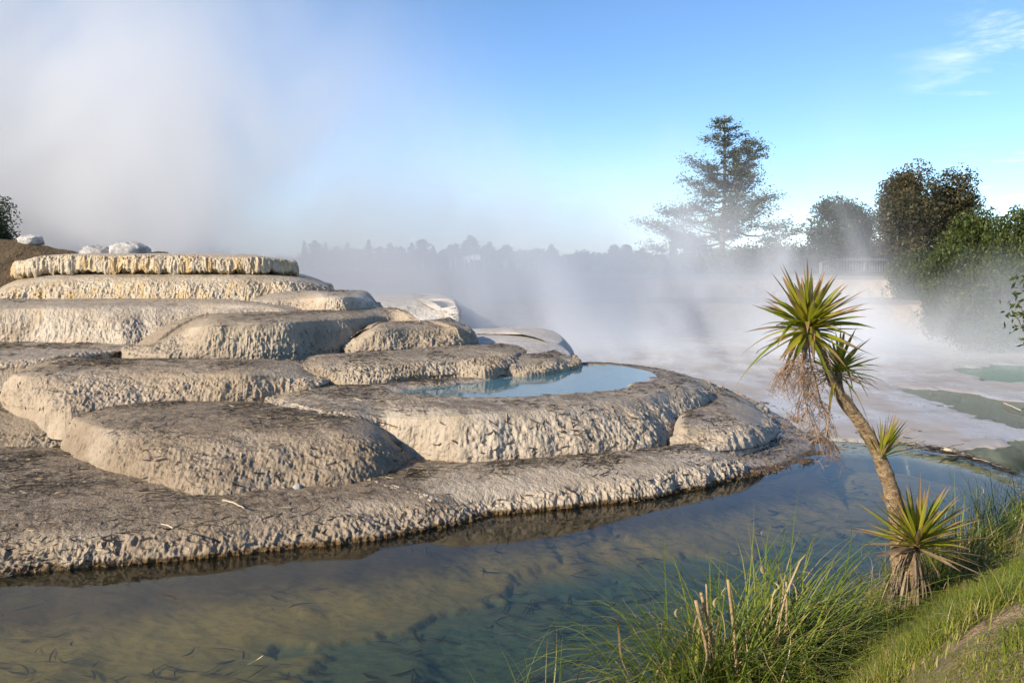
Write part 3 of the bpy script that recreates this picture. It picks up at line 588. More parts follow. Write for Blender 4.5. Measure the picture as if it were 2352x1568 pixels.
# single fallen leaves that stand out on the fronts
protos = []
for i in range(5):
    mb = MB(); n = 1
    K = 8; u = np.linspace(-.5, .5, K); L = .13; cv = (-.3, .2, .45, -.5, .1)[i]
    C = np.stack([u*L, (u**2-.1)*L*cv, .004+.02*(u*2)**2*(.4+.2*i)+u*.012*(i-2)], -1)[None]
    side = np.zeros((1, K, 3)); side[..., 1] = 1; side[..., 2] = np.linspace(-.4, .5, K)*(i-1.5)*.5
    ribbons(mb, C, norm(side), (.019*(1-(2*np.abs(u))**2.4*.9))[None], np.array([.15+.14*i]))
    ob = mb.build('fallen_leaf', M['leaf_dark']); protos.append(ob.data); bpy.data.objects.remove(ob)
def scatter(key, n, label, group, lo=.08, hi=.95, side=None, smin=.6, smax=1.15):
    def wf(tt, N, G, k): 
        r = ((tt > lo)*(tt < hi))[None]*np.ones(G.shape[:2])
        return r*(side(G) if side else 1)
    Pp, Nn, Dd = sample([key], n, wf)
    for p, nn, d in zip(Pp, Nn, Dd):
        ob = bpy.data.objects.new('fallen_leaf', random.choice(protos)); COL.objects.link(ob)
        z = Vector(nn); x = Vector(d); a = random.gauss(0, .9); y = z.cross(x); x = (x*math.cos(a)+y*math.sin(a)).normalized(); y = z.cross(x).normalized(); x = y.cross(z)
        s = random.uniform(smin, smax)
        ob.matrix_world = Matrix(((x.x*s, y.x*s, z.x*s, p[0]+nn[0]*.006), (x.y*s, y.y*s, z.y*s, p[1]+nn[1]*.006), (x.z*s, y.z*s, z.z*s, p[2]+nn[2]*.006), (0, 0, 0, 1)))
        tag(ob, label, 'leaf', group)
scatter('T2', 95, 'dark narrow fallen leaf stuck to the pale front below the blue pool', 'fallen leaves on the front below the pool', side=lambda G: ((G[..., 0] > -1.3)*(G[..., 0] < 2.9)*(G[..., 1] < 13)*(.15+np.clip(1-np.abs(G[..., 0]-.6)/1.6, 0, 1))))
scatter('T1', 34, 'dark narrow fallen leaf on the front of the broad brown lobe left of the pool', 'fallen leaves on the left lobe', lo=.2, side=lambda G: (G[..., 0] > -4)*1.)
scatter('T0b', 42, 'dark fallen leaf on the long low step between pool front and stream', 'fallen leaves on the low step', side=lambda G: (G[..., 0] > -.6)*1., smin=.7)
scatter('T0', 26, 'dark fallen leaf on the lowest left step beside the stream', 'fallen leaves on the lowest left step', smin=.7, side=lambda G: (G[..., 0] > -4.4)*1.)

# sunken leaves on the bed
n = 4600; x = RNG.uniform(-8, 5, n); y = RNG.uniform(5, 12.5, n); keep = fbm(p3(x*1.3, y*2.2), 3, 99) > -.12; x, y = x[keep], y[keep]; n = len(x)
Pp = np.stack([x, y, bed_z(x, y)+.012], -1); mb = MB(); up = np.tile([0, 0, 1.], (n, 1)); dd = np.tile(norm(np.array([1, .12, 0.])), (n, 1))
lay(mb, Pp, up, dd, RNG.uniform(.07, .34, n), RNG.uniform(.009, .022, n), .8, K=5, curve=.5, lift=.008)
tag(mb.build('sunken_leaves', M['sunken'], origin=(0, 8, -.4)), 'dark sodden leaves lying on the stream bed', kind='stuff')

def stick(pts, r, label, mat='stick', group=None, name='stick', z=None):
    P = catmull(np.array(pts), 12); P = P + .012*fbm(P*9, 2, int(abs(P[0][0]*100)))[:, None]
    mb = MB(); tube(mb, P, np.linspace(r, r*.5, 12), 6, rough=.25)
    return tag(mb.build(name, M[mat], origin=P[0]), label, 'stick', group)
stick([U(640, 943, .83), U(680, 950, .82), U(725, 965, .82)], .012, 'long bleached stick on the ledge just left of the pool lobe')
stick([U(395, 1215, .32), U(372, 1200, .34)], .010, 'short pale twig on the lowest left step', 'stick')
stick([U(510, 1150, .33), U(540, 1156, .33), U(560, 1168, .32)], .012, 'curved straw coloured twig at the foot of the left lobe')
stick([U(570, 1525, -.2), U(590, 1515, .0), U(604, 1505, .05)], .006, 'thin pale twig poking out of the stream', 'stick')
# driftwood line
db = MB(); n = 420
tpos = RNG.random(n)**.8; k = RNG.normal(0, .09, n)
lx = np.interp(tpos, [0, .25, .5, .8, 1], [2070, 2140, 2200, 2265, 2340]); ly = np.interp(tpos, [0, .25, .5, .8, 1], [1026, 1034, 1048, 1066, 1098])
Pp = np.array([U(a, b, .03) for a, b in zip(lx, ly)]); Pp[:, 1] += k*1.6; Pp[:, 2] += np.abs(RNG.normal(0, .03, n))
lay(db, Pp, np.tile([0, 0, 1.], (n, 1)), np.tile(norm(np.array([1, -.45, 0])), (n, 1)), RNG.uniform(.06, .3, n), RNG.uniform(.01, .024, n), .5, lift=.01)
Pp = np.array([U(x_, y_, .03) for x_, y_ in zip(RNG.uniform(1890, 2010, 70), RNG.uniform(1010, 1030, 70))])
lay(db, Pp, np.tile([0, 0, 1.], (70, 1)), np.tile([1., 0, 0], (70, 1)), RNG.uniform(.05, .16, 70), RNG.uniform(.01, .02, 70), .5)
n = 260; fx = RNG.uniform(1.5, 10, n); fy = RNG.uniform(12.2, 21, n); kk = (fbm(p3(fx*.9, fy*.7), 3, 140) > .05) & (flat_z(fx, fy) > .01); fx, fy = fx[kk], fy[kk]; n = len(fx)
lay(db, np.stack([fx, fy, flat_z(fx, fy)+.004], -1), np.tile([0, 0, 1.], (n, 1)), np.tile([1., 0, 0], (n, 1)), RNG.uniform(.05, .16, n), RNG.uniform(.01, .022, n), .9)
tag(db.build('driftwood_debris', M['leaf_dark'], origin=(5, 12, 0)), 'line of leaf and twig debris where the flat meets the stream', kind='stuff')
stick([U(2150, 1030, .06), U(2190, 1036, .08), U(2230, 1045, .06)], .012, 'long straight bleached stick on the debris line right of the cabbage tree')
stick([U(2235, 1052, .08), U(2270, 1060, .07), U(2300, 1070, .05)], .008, 'thin pale driftwood branch at the right end of the debris line')
stick([U(2165, 1031, .07), U(2180, 1032, .09), U(2200, 1034, .06)], .035, 'stubby tan driftwood lump on the debris line', name='driftwood')
stick([U(2305, 925, .05), U(2325, 933, .07), U(2345, 942, .05)], .018, 'pinkish driftwood branch on the flat beside the grey channel', name='driftwood')
stick([U(2365, 936, .05), U(2352, 938, .06), U(2340, 942, .04)], .014, 'dark driftwood piece beside the pinkish branch on the flat', 'darkstick', name='driftwood')
stick([U(2170, 1030, .04), U(2195, 1022, .12), U(2215, 1018, .16)], .008, 'small upright twig on the pale flat near the driftwood', 'darkstick')

# ------------------------------------------------------------------ cabbage tree
CD = 6.2
base = D(2075, 1405, CD); base[2] = float(bank_z(np.array([base[0]]), np.array([base[1]]))[0]) - .02
ct = thing('cabbage_tree', base, 'leaning cabbage tree with four spiky leaf heads on the grassy bank', 'tree')
def C_(px, py, dd=0.): return D(px, py, CD+dd)
trunk_px = [(2076, 1415), (2074, 1370), (2071, 1310), (2066, 1250), (2058, 1180), (2042, 1110), (2018, 1045), (1985, 985), (1950, 935), (1922, 895), (1902, 850), (1888, 805), (1872, 770), (1862, 748)]
tp = catmull(np.array([C_(x, y) for x, y in trunk_px]), 70); tr = np.interp(np.linspace(0, 1, 70), [0, .06, .14, .25, .4, .6, .72, .78, .9, 1], [.120, .102, .078, .060, .052, .047, .045, .031, .027, .026])
mb = MB(); ns_ = 28
tube(mb, tp, tr, ns_, rough=.18, seed=3); o = mb.build('trunk', M['bark'], ct)
mb = MB(); tube(mb, catmull(np.array([C_(1945, 935), C_(1930, 900, .05), C_(1926, 870, .08), C_(1927, 840, .1)]), 14), np.linspace(.034, .024, 14), 16, rough=.2); mb.build('branch', M['bark'], ct)
mb = MB(); tube(mb, catmull(np.array([C_(2008, 1045), C_(2022, 1042, -.03), C_(2027, 1030, -.04)]), 8), np.linspace(.02, .014, 8), 12, rough=.2); mb.build('branch', M['bark'], ct)
mb = MB(); tube(mb, catmull(np.array([C_(2088, 1400, -.06), C_(2092, 1330, -.09), C_(2107, 1243, -.1)]), 14), np.linspace(.055, .03, 14), 16, rough=.25); mb.build('branch', M['bark'], ct)
def head(c, n, L, axis, spread, seed, droop=.25, wid=.026, dead=.12, up0=1.35):
    """rosette: leaves leave the stem tip in all directions round 'axis'"""
    r = np.random.default_rng(seed); q = (np.arange(n)+.5)/n
    nu = int(n*.7); pol = np.concatenate([1.12*np.sqrt((np.arange(nu)+.5)/nu), np.linspace(1.12, spread, n-nu)]) if spread > 1.2 else spread*q**.72; az = np.arange(n)*2.39996 + r.normal(0, .2, n)
    ax = norm(np.array(axis, float)); e1 = norm(np.cross(ax, [0, 1, .01])); e2 = np.cross(ax, e1)
    dirn = np.cos(pol)[:, None]*ax + np.sin(pol)[:, None]*(np.cos(az)[:, None]*e1 + np.sin(az)[:, None]*e2)
    ln = L*r.uniform(.72, 1.08, n)*np.where(pol > 1.9, .85, 1)
    K = 9; u = np.linspace(0, 1, K); cen = np.array(c)[None] - ax*(.06*q)[:, None]
    bendv = np.array([0, 0, -1.])[None, None]*(droop*r.uniform(.3, 1.6, n)*r.choice([.5, 1, 1, 2.8], n)*np.clip(np.sin(pol)+.1, 0, 1))[:, None, None]*(u**2)[None, :, None]*ln[:, None, None]
    C = cen[:, None] + dirn[:, None]*(u[None]*ln[:, None])[..., None] + bendv
    s0 = norm(np.cross(dirn, ax + .001*r.normal(size=(n, 3)))); roll = r.normal(0, .35, n)[:, None]; upv = np.cross(s0, dirn)
    s = norm(s0*np.cos(roll)+upv*np.sin(roll)); upv = np.cross(s, dirn); upv *= np.sign((upv*ax).sum(1, keepdims=True)+1e-6)
    w_ = wid*r.uniform(.75, 1.15, n)[:, None]*(np.interp(u, [0, .12, .4, .75, 1], [.55, .6, 1, .62, .03]))[None]
    kd = (r.random(n) < dead*np.where(pol > 1.3, 2.5, .4)).astype(float)
    mbh = MB(); ribbons(mbh, C, np.broadcast_to(s[:, None], C.shape), w_, r.random(n)*np.where(kd > 0, 1, .95), kd, .22, np.broadcast_to(upv[:, None], C.shape))
    return mbh
h1 = head(C_(1856, 745, -.02), 118, .475, (-.02, -.22, 1), 2.15, 1, .20, .042, .10); h1.build('leaf_head', M['blade'], ct)['label'] = 'topmost and largest leaf head'
# hanging lower leaves of the first head
h2 = head(C_(1927, 845, .1), 75, .34, (.15, .1, 1), 1.8, 2, .3, .027, .16); h2.build('leaf_head', M['blade'], ct)['label'] = 'smaller shaded leaf head right of the topmost one'
h3 = head(C_(2028, 1036, -.04), 48, .32, (.32, -.1, 1), 1.0, 3, .06, .015, .12); h3.build('leaf_head', M['blade'], ct)['label'] = 'small tuft halfway up the trunk'
h4 = head(C_(2107, 1243, -.1), 105, .48, (.12, -.12, 1), 1.5, 4, .10, .031, .22); h4.build('leaf_head', M['blade'], ct)['label'] = 'low leaf head at the foot of the trunk'
# drooping straps
def strap(pts, wd, mbx, rnd, kd=0.):
    Cc = catmull(np.array(pts), 9)[None]; sd = np.zeros((1, 9, 3)); sd[..., 0] = .9; sd[..., 1] = .4
    ribbons(mbx, Cc, norm(sd), (wd*np.interp(np.linspace(0, 1, 9), [0, .3, .8, 1], [.6, 1, .7, .05]))[None], np.array([rnd]), kd)
mb = MB()
strap([C_(1853, 750, -.05), C_(1832, 800, -.1), C_(1812, 860, -.1), C_(1795, 890, -.08)], .03, mb, .75)
strap([C_(1858, 750, -.05), C_(1868, 790, -.09), C_(1870, 830, -.08)], .026, mb, .6)
strap([C_(1850, 750, -.03), C_(1820, 800, -.03), C_(1800, 850, 0)], .022, mb, .9)
strap([C_(1846, 748, -.06), C_(1800, 775, -.1), C_(1742, 805, -.1), C_(1735, 815, -.1)], .024, mb, .85)
strap([C_(1930, 850, .05), C_(1948, 880, .05), C_(1958, 920, .03), C_(1958, 950, .03)], .012, mb, .4, 1.)
strap([C_(1930, 850, .05), C_(1965, 856, .02), C_(2000, 870, 0), C_(2015, 884, 0)], .014, mb, .4, .0)
mb.build('drooping_leaves', M['blade'], ct)
# dead flower panicle
mb = MB(); r = np.random.default_rng(5)
def panicle(path, nb, seed, spread=.16):
    r = np.random.default_rng(seed); P = catmull(np.array(path), 24); tube(mb, P, np.linspace(.007, .0025, 24), 5, (0, .3, 0))
    for i in range(nb):
        t = r.uniform(.18, 1); p = P[int(t*23)]; d = norm(np.array([r.normal(0, 1), r.normal(0, 1), -.55])); l = spread*r.uniform(.6, 1.5)*(1.15-.45*t)
        q = np.array([p, p+d*l*.5+[0, 0, -.02], p+d*l+[0, 0, -.10*r.uniform(.5, 1.4)]]); Q = catmull(q, 8); tube(mb, Q, np.linspace(.0028, .0013, 8), 3, (0, r.random(), 0), False)
        for j in range(12):
            s_ = Q[r.integers(1, 8)]; dd = norm(r.normal(size=3)+np.array([0, 0, -.5])); ll = r.uniform(.03, .085)
            k3 = s_ + dd*ll*.5; e = s_ + dd*ll + np.array([0, 0, -.015]); tube(mb, np.array([s_, k3, e]), [.0017, .0014, .0009], 3, (0, r.random(), 0), False)
panicle([C_(1853, 760, -.08), C_(1848, 800, -.14), C_(1842, 850, -.16), C_(1850, 920, -.16), C_(1868, 980, -.14)], 44, 1, .18)
panicle([C_(1856, 770, -.06), C_(1862, 830, -.12), C_(1880, 900, -.12), C_(1898, 970, -.1), C_(1905, 1035, -.1)], 36, 2, .11)
panicle([C_(1850, 770, -.06), C_(1835, 810, -.1), C_(1800, 845, -.12), C_(1780, 880, -.12)], 24, 3, .13)
mb.build('dead_flower_panicle', M['panicle'], ct)
# skirt of dead leaves round the foot
mb = MB(); n = 85; a = r.uniform(-PI, PI, n); top_ = np.array([C_(2092, 1290, -.06)]) ; 
st = np.stack([top_[0][0] + .06*np.cos(a) + r.normal(0, .02, n), top_[0][1] + .075*np.sin(a), top_[0][2] + r.normal(0, .05, n)], -1)
L_ = r.uniform(.22, .46, n); K = 8; u = np.linspace(0, 1, K)
outw = np.stack([np.cos(a), np.sin(a), 0*a], -1)
C = st[:, None] + outw[:, None]*(r.uniform(.04, .14, n)[:, None]*np.sin(u*1.5)[None])[..., None] + np.array([0, 0, -1.])*(u[None]*L_[:, None])[..., None] + np.array([-.10, 0, 0])*(u[None]**1.3*L_[:, None]*r.uniform(.3, 1.2, n)[:, None])[..., None]
sd = np.stack([-np.sin(a), np.cos(a), 0*a], -1)
ribbons(mb, C, np.broadcast_to(sd[:, None], C.shape), r.uniform(.008, .02, n)[:, None]*np.interp(u, [0, .5, 1], [.7, 1, .1])[None], r.random(n))
n = 26; a = r.uniform(-.9, 1.2, n); blades(mb, np.tile(C_(2100, 1262, -.1), (n, 1)), np.where(r.random(n) < .7, a, a+PI), r.uniform(-.15, .25, n), r.uniform(.3, .5, n), r.uniform(.010, .018, n), r.uniform(.1, .5, n), r.random(n), K=7)
mb.build('dead_leaf_skirt', M['deadblade'], ct)

# ------------------------------------------------------------------ sedges and grasses
def clump(name, centers, ng, nd, L, W_, label, cat, seed, spread=.16, el=(1.0, 1.5), bend=(.6, 2.2), stalks=(), curls=0, group=None, green='sedge', aim=None):
    r = np.random.default_rng(seed); c0 = np.array(centers[0])
    z0 = float(bank_z(np.array([c0[0]]), np.array([c0[1]]))[0]); t = thing(name, (c0[0], c0[1], z0), label, cat, group)
    def bases(n):
        k = r.integers(0, len(centers), n); p = np.array(centers)[k] + r.normal(0, spread, (n, 2)); z = np.maximum(bank_z(p[:, 0], p[:, 1]), -.25) - .02
        return np.c_[p, z]
    def az(n, b):
        a = np.arctan2(b[:, 1]-c0[1], b[:, 0]-c0[0]); return np.where(r.random(n) < .55, a+r.normal(0, .5, n), r.uniform(-PI, PI, n))
    mb = MB(); b = bases(ng); blades(mb, b, az(ng, b), r.uniform(*el, ng), L*r.uniform(.5, 1.1, ng), W_*r.uniform(.6, 1.2, ng), r.uniform(*bend, ng), r.random(ng), K=11, fold=.2, curl=r.normal(0, .35, ng))
    mb.build('green_blades', M[green], t)
    mb = MB(); b = bases(nd); blades(mb, b, az(nd, b), r.uniform(.5, 1.5, nd), L*r.uniform(.35, .95, nd), W_*r.uniform(.3, .7, nd), r.uniform(.8, 3.2, nd), r.random(nd), K=12, curl=r.normal(0, 1.2, nd), wob=.03)
    for i in range(curls):                   # dry ribbons curling back on themselves
        bb = bases(1)[0]; h = r.uniform(.25, .75)*L; x = np.linspace(0, 1, 22); a0 = r.uniform(-PI, PI); rr = r.uniform(.03, .09)
        ph = np.clip((x-.55)/.45, 0, 1)*r.uniform(2.5, 6.5); lean = r.normal(0, .22)
        Cc = np.stack([bb[0]+lean*x+rr*np.sin(ph)*np.cos(a0)+.02*np.sin(x*14+a0), bb[1]+rr*np.sin(ph)*np.sin(a0)*.5+r.normal(0, .1)*x, bb[2]+h*np.minimum(x/.55, 1)+rr*(1-np.cos(ph))*.6-.25*np.clip(ph-2.6, 0, 9)*rr], -1)[None]
        sdv = np.stack([np.cos(a0+1.2+x*4), np.sin(a0+1.2+x*4), .3*np.sin(x*9)], -1)[None]
        ribbons(mb, Cc, norm(sdv), (W_*.75*np.interp(x, [0, .7, 1], [.9, 1, .15]))[None], np.array([r.random()]))
    if nd+curls: mb.build('dry_blades', M['straw'], t)
    for pts, rad in stalks:
        ms = MB(); tube(ms, catmull(np.array(pts), 10), np.linspace(rad, rad*.8, 10), 9, (0, .45, 0), rough=.15); ms.build('stalk', M['straw'], t)
    return t
def sk(x0, y0, x1, y1, d): return [D(x0, y0, d), D((x0+x1)/2+4, (y0+y1)/2, d), D(x1, y1, d)]
clump('sedge_clump', [(1.18, 5.0), (1.5, 5.15), (.95, 4.85), (1.75, 5.35), (1.35, 4.8)], 850, 150, 1.2, .0145, 'big arching green sedge with cut straw stalks at the water edge', 'sedge', 21, .15, el=(.85, 1.5), bend=(.8, 2.5), stalks=[(sk(1640, 1600, 1598, 1378, 4.9), .012), (sk(1655, 1600, 1610, 1360, 4.95), .011), (sk(1695, 1600, 1672, 1330, 4.85), .011), (sk(1800, 1490, 1806, 1335, 5.1), .008), (sk(1628, 1600, 1622, 1340, 5.0), .007)], curls=20)
clump('sedge_clump', [(.18, 4.75), (.05, 4.6)], 16, 3, .75, .010, 'sparse green sedge tuft left of the big one by the stream', 'sedge', 22, .07, el=(1.25, 1.55), bend=(.1, .9))
clump('sedge_clump', [(2.15, 5.95), (2.0, 5.8), (1.9, 5.6)], 240, 90, .58, .0075, 'olive sedge tuft at the left foot of the cabbage tree', 'sedge', 23, .13, curls=8, bend=(.9, 2.6))
clump('sedge_clump', [(3.55, 7.0), (3.9, 7.3), (4.3, 7.7), (3.3, 6.75)], 380, 420, .82, .009, 'brown and green sedge thicket behind the cabbage tree', 'sedge', 24, .2, bend=(.4, 2.2), curls=10)
clump('sedge_clump', [(4.9, 8.0), (5.4, 8.3), (5.0, 7.5)], 380, 120, .75, .009, 'dark green sedge at the right edge beyond the brown thicket', 'sedge', 25, .22, bend=(.6, 2.2))
clump('sedge_clump', [(3.1, 6.55), (2.95, 6.35)], 220, 90, .5, .008, 'short green sedge tucked under the low leaf head', 'sedge', 27, .12, bend=(.5, 2.))
# bank turf
n = 520000; x = RNG.uniform(.9, 7.2, n); y = RNG.uniform(2.5, 9.4, n); s = bank_s(x, y)
keep = (s > .03) & (s < 6) & (bare(x, y) < RNG.random(n)*.95+.2) & (np.abs(x) < y*.60+1.3) & (x > y*.12+.3) & (fbm(p3(x*2.5, y*2.5), 3, 44)+.8 > RNG.random(n)*.95); x, y = x[keep], y[keep]; n = len(x)
mb = MB(); b = np.stack([x, y, bank_z(x, y)-.005], -1); tall = np.clip(.6+fbm(p3(x*1.8, y*1.8), 3, 45)*1.2, .3, 1.5)
blades(mb, b, RNG.uniform(-PI, PI, n), RNG.uniform(.6, 1.5, n), tall*RNG.uniform(.045, .135, n), RNG.uniform(.0035, .0065, n), RNG.uniform(.1, 1.3, n), np.clip(RNG.normal(.42+.35*fbm(p3(x*1.2, y*1.2), 3, 46), .25, n), 0, 1), K=4)
nt = 90; tx = RNG.uniform(1.4, 6., nt); ty = RNG.uniform(2.8, 8.5, nt); kk = (bank_s(tx, ty) > .12) & (ty < tx*2.6+.6); tx, ty = tx[kk], ty[kk]
tx = np.repeat(tx, 70); ty = np.repeat(ty, 70); n = len(tx); tx = tx+RNG.normal(0, .06, n); ty = ty+RNG.normal(0, .06, n); hh = np.repeat(RNG.uniform(.5, 1.3, n//70), 70); cc_ = np.repeat(RNG.uniform(.2, .8, n//70), 70)
blades(mb, np.stack([tx, ty, bank_z(tx, ty)-.01], -1), RNG.uniform(-PI, PI, n), RNG.uniform(.5, 1.45, n), hh*RNG.uniform(.12, .30, n), RNG.uniform(.004, .007, n), RNG.uniform(.5, 2.2, n), np.clip(cc_+RNG.normal(0, .22, n), 0, 1), K=6)
tag(mb.build('bank_grass', M['grass'], origin=(3, 5, .5)), 'short green and straw grass on the bank', kind='stuff')

# ------------------------------------------------------------------ trees
def clumps_on(blobs, nc, r, inner=.45):
    out = []; vol = np.array([b[3]*b[4]*b[5] for b in blobs])**(2/3.); k = r.choice(len(blobs), nc, p=vol/vol.sum())
    d = norm(r.normal(size=(nc, 3))); rad = inner+(1-inner)*r.random(nc)**.45
    B = np.array(blobs)[k]; return B[:, :3] + d*rad[:, None]*B[:, 3:]
def bushy(name, base, blobs, nc, nl, lsz, csz, mat, label, cat, seed, trunk=.15, group=None, bark='treebark', flat=0., asp=2.2, dirs=None, limbs=24):
    r = np.random.default_rng(seed); t = thing(name, base, label, cat, group); bl = [np.r_[np.array(base)+b[:3], b[3:]] for b in map(np.array, blobs)]
    cc = clumps_on(bl, nc, r, .6); cc[:, 2] = np.maximum(cc[:, 2], base[2]+.15)
    k = r.integers(0, nc, nl); sz = csz*r.uniform(.6, 1.4, nc)
    g_ = r.normal(size=(nl, 3)); g_ = norm(g_)*np.minimum(np.linalg.norm(g_, axis=1, keepdims=True), 1.9); P = cc[k] + g_*sz[k][:, None]*np.array([1, 1, .75])
    mb = MB(); tone = r.random(nc)
    leaf_cloud(mb, P, lsz*r.uniform(.6, 1.4, nl), np.clip(tone[k]*.6+.4*r.random(nl), 0, 1), flat, asp, dirs)
    mb.build('crown', M[mat], t)
    mb = MB(); topz = max(b[2]+b[5]*.4 for b in bl); P0 = np.array(base, float)-[0, 0, .2]
    ctop = np.array([bl[0][0], bl[0][1], topz]); path = catmull(np.array([P0, P0*.5+ctop*.5+np.r_[r.normal(0, .1, 2), 0], ctop]), 14); tube(mb, path, np.linspace(trunk, trunk*.25, 14), 8, rough=.2)
    for i in range(limbs):
        c = cc[r.integers(0, nc)]; s_ = path[r.integers(3, 12)]; mid = (s_+c)/2 + r.normal(0, .12, 3); tube(mb, catmull(np.array([s_, mid, c]), 6), np.linspace(trunk*.3, trunk*.08, 6), 4, cap=False)
    mb.build('trunk', M[bark], t); return t
def base_at(px, py, d, z=None):
    p = D(px, py, d)
    if z is not None: p[2] = z
    return p
# tall open conifer
cb = base_at(1655, 640, 62, 1.9); r = np.random.default_rng(61)
co = thing('conifer_tree', cb, 'tall thin open conifer rising above the steam', 'tree')
H = 11.1; fm = MB(); wm = MB()
def spray(p, d, l, n, sz):
    t_ = r.random(n)**.75; q = p + d*(t_*l)[:, None] + r.normal(size=(n, 3))*np.array([.25, .25, .15])*(.5+t_)[:, None]*l**.5
    leaf_cloud(fm, q, sz*r.uniform(.6, 1.4, n), np.clip(.5+.3*r.normal(size=n), 0, 1), .55, 1.8)
def leader(p0, p1, h0, h1, wid, nb, rad):
    path = catmull(np.array([p0, (p0+p1)/2+[.12, 0, 0], p1]), 20); tube(wm, path, np.linspace(rad, .03, 20), 7, rough=.15)
    for i in range(nb):
        f = (i+r.random())/nb; p = path[min(19, int((h0+(h1-h0)*f)*19))]; a = r.uniform(-PI, PI); l = wid(f)*r.choice([.45, .7, .9, 1.15])*r.uniform(.85, 1.1)
        d = norm(np.array([math.cos(a), math.sin(a), r.uniform(-.05, .4)+.45*f*r.random()])); e = p + d*l; m_ = (p+e)/2 - [0, 0, .12*l]
        tube(wm, catmull(np.array([p, m_, e]), 6), np.linspace(.045*l**.5, .012, 6), 4, cap=False)
        for k in range(int(4+l*2.6)):
            q = r.uniform(.35, 1); s0 = p+(e-p)*q; a2 = a+r.choice([-1, 1])*r.uniform(.2, 1.1); d2 = norm(np.array([math.cos(a2), math.sin(a2), r.uniform(-.05, .45)])); l2 = r.uniform(.4, .95)*l**.6*.75
            tube(wm, np.array([s0, s0+d2*l2*.5, s0+d2*l2]), [.014, .01, .005], 3, cap=False); spray(s0, d2, l2, int(60-34*f), .17-.03*f)
leader(cb, cb+np.array([.05, 0, H]), .10, .99, lambda f: np.interp(f, [0, .12, .3, .45, .62, .8, 1], [3.6, 5.2, 4.4, 3.4, 2.1, 1.8, .6]), 74, .24)
leader(cb+np.array([.3, 0, 5.2]), cb+np.array([2.15, .3, 9.4]), .25, 1., lambda f: np.interp(f, [0, .5, 1], [.8, 1.2, .6]), 20, .09)
fm.build('crown', M['leaf_conifer'], co); wm.build('trunk', M['treebark'], co)
def bush_px(name, px, ytop, ybot, d, wpx, mat, label, cat, seed, nc=70, nl=9000, lsz=.2, csz=.36, zb=None, group=None, lobes=4, trunk=.1, asp=2.2, dirs=None, depth=.9, bark='treebark', limbs=18):
    r = np.random.default_rng(seed); top_ = D(px, ytop, d)[2]; bz = D(px, ybot, d)[2] if zb is None else zb; wd = wpx*d/F/2; h = top_-bz
    b0 = base_at(px, ybot, d, bz); bl = [(0, 0, h*.52, wd*.82, wd*.82*depth, h*.46)]
    for i in range(lobes): bl.append((r.uniform(-.55, .55)*wd, r.uniform(-.4, .4)*wd*depth, h*r.uniform(.3, .72), wd*r.uniform(.35, .5), wd*r.uniform(.35, .5)*depth, h*r.uniform(.2, .28)))
    return bushy(name, b0, bl, nc, nl, lsz, csz, mat, label, cat, seed, trunk, group, asp=asp, dirs=dirs, bark=bark, limbs=limbs)
UPD = np.array([0, 0, 1.1])
G_ = 'trees behind the boardwalk'
bush_px('round_tree', 2085, 385, 640, 56, 165, 'leaf_brown', 'tall rounded brownish green tree behind the railing', 'tree', 71, 170, 34000, .2, .42, 2.0, G_, 7, .3)
bush_px('round_tree', 2180, 388, 640, 57, 105, 'leaf_brown', 'narrower right hand crown joined to the tall brownish tree', 'tree', 72, 100, 18000, .2, .4, 2.0, G_, 4, .25)
bush_px('dark_tree', 1905, 458, 640, 60, 115, 'leaf_darkgreen', 'dark blue green tree left of the tall brownish tree', 'tree', 73, 90, 15000, .2, .42, 2.0, G_, 5, .2)
bush_px('dark_tree', 1965, 465, 640, 61, 80, 'leaf_darkgreen', 'narrow dark tree between the blue green and brownish trees', 'tree', 74, 70, 10000, .2, .4, 2.0, G_, 4, .2)
sh_ = [(2235, 480, 33, 200, 'broad sunlit green shrub at the right below the round tree'), (2330, 468, 31, 170, 'tall bright green shrub at the right edge of the picture'), (2190, 560, 30, 130, 'rounded green shrub low in the steam at the right'), (2290, 590, 27, 190, 'nearest dark green shrub in front of the others at the right'), (2420, 500, 30, 200, 'dark green shrub cut by the right edge of the picture'), (2110, 585, 38, 120, 'dim green shrub beside the right end of the railing')]
for i, (px, yt, d, wpx, lab) in enumerate(sh_):
    zb = 0.1 if d < 34 else .8
    bush_px('shrub', px, yt, 780, d, wpx, 'leaf_shrub', lab, 'shrub', 80+i, 230, 34000, .13, .25, zb, 'shrubs at the right', 9, .08, 2.6, UPD)
G2 = 'bushes on the far side of the hot pool'
for i, (px, yt, d, wpx, mt, lab) in enumerate([(1415, 590, 58, 120, 'leaf_darkgreen', 'dark rounded bush left of the tall conifer'), (1500, 608, 60, 150, 'leaf_olive', 'low olive bush just left of the conifer foot'), (1600, 590, 60, 130, 'leaf_olive', 'olive bush at the foot of the conifer'), (1690, 575, 58, 110, 'leaf_olive', 'leafy bush right of the conifer foot'), (1765, 560, 57, 120, 'leaf_darkgreen', 'dark green bush between conifer and railing'), (1850, 560, 58, 110, 'leaf_darkgreen', 'dark low bush at the left end of the railing'), (1990, 560, 64, 150, 'leaf_darkgreen', 'dark bush right behind the railing'), (1560, 610, 57, 80, 'leaf_darkgreen', 'small dark bush in front of the olive bushes'), (2230, 560, 52, 170, 'leaf_darkgreen', 'dark bush between the round tree and the right hand shrubs'), (2060, 540, 63, 170, 'leaf_darkgreen', 'dark undergrowth beneath the round tree'), (1330, 605, 62, 110, 'leaf_darkgreen', 'faint bush in the steam at the picture centre')]):
    bush_px('bush', px, yt, 640, d, wpx, mt, lab, 'bush', 90+i, 60, 8000, .19, .36, 1.8, G2, 4, .08)
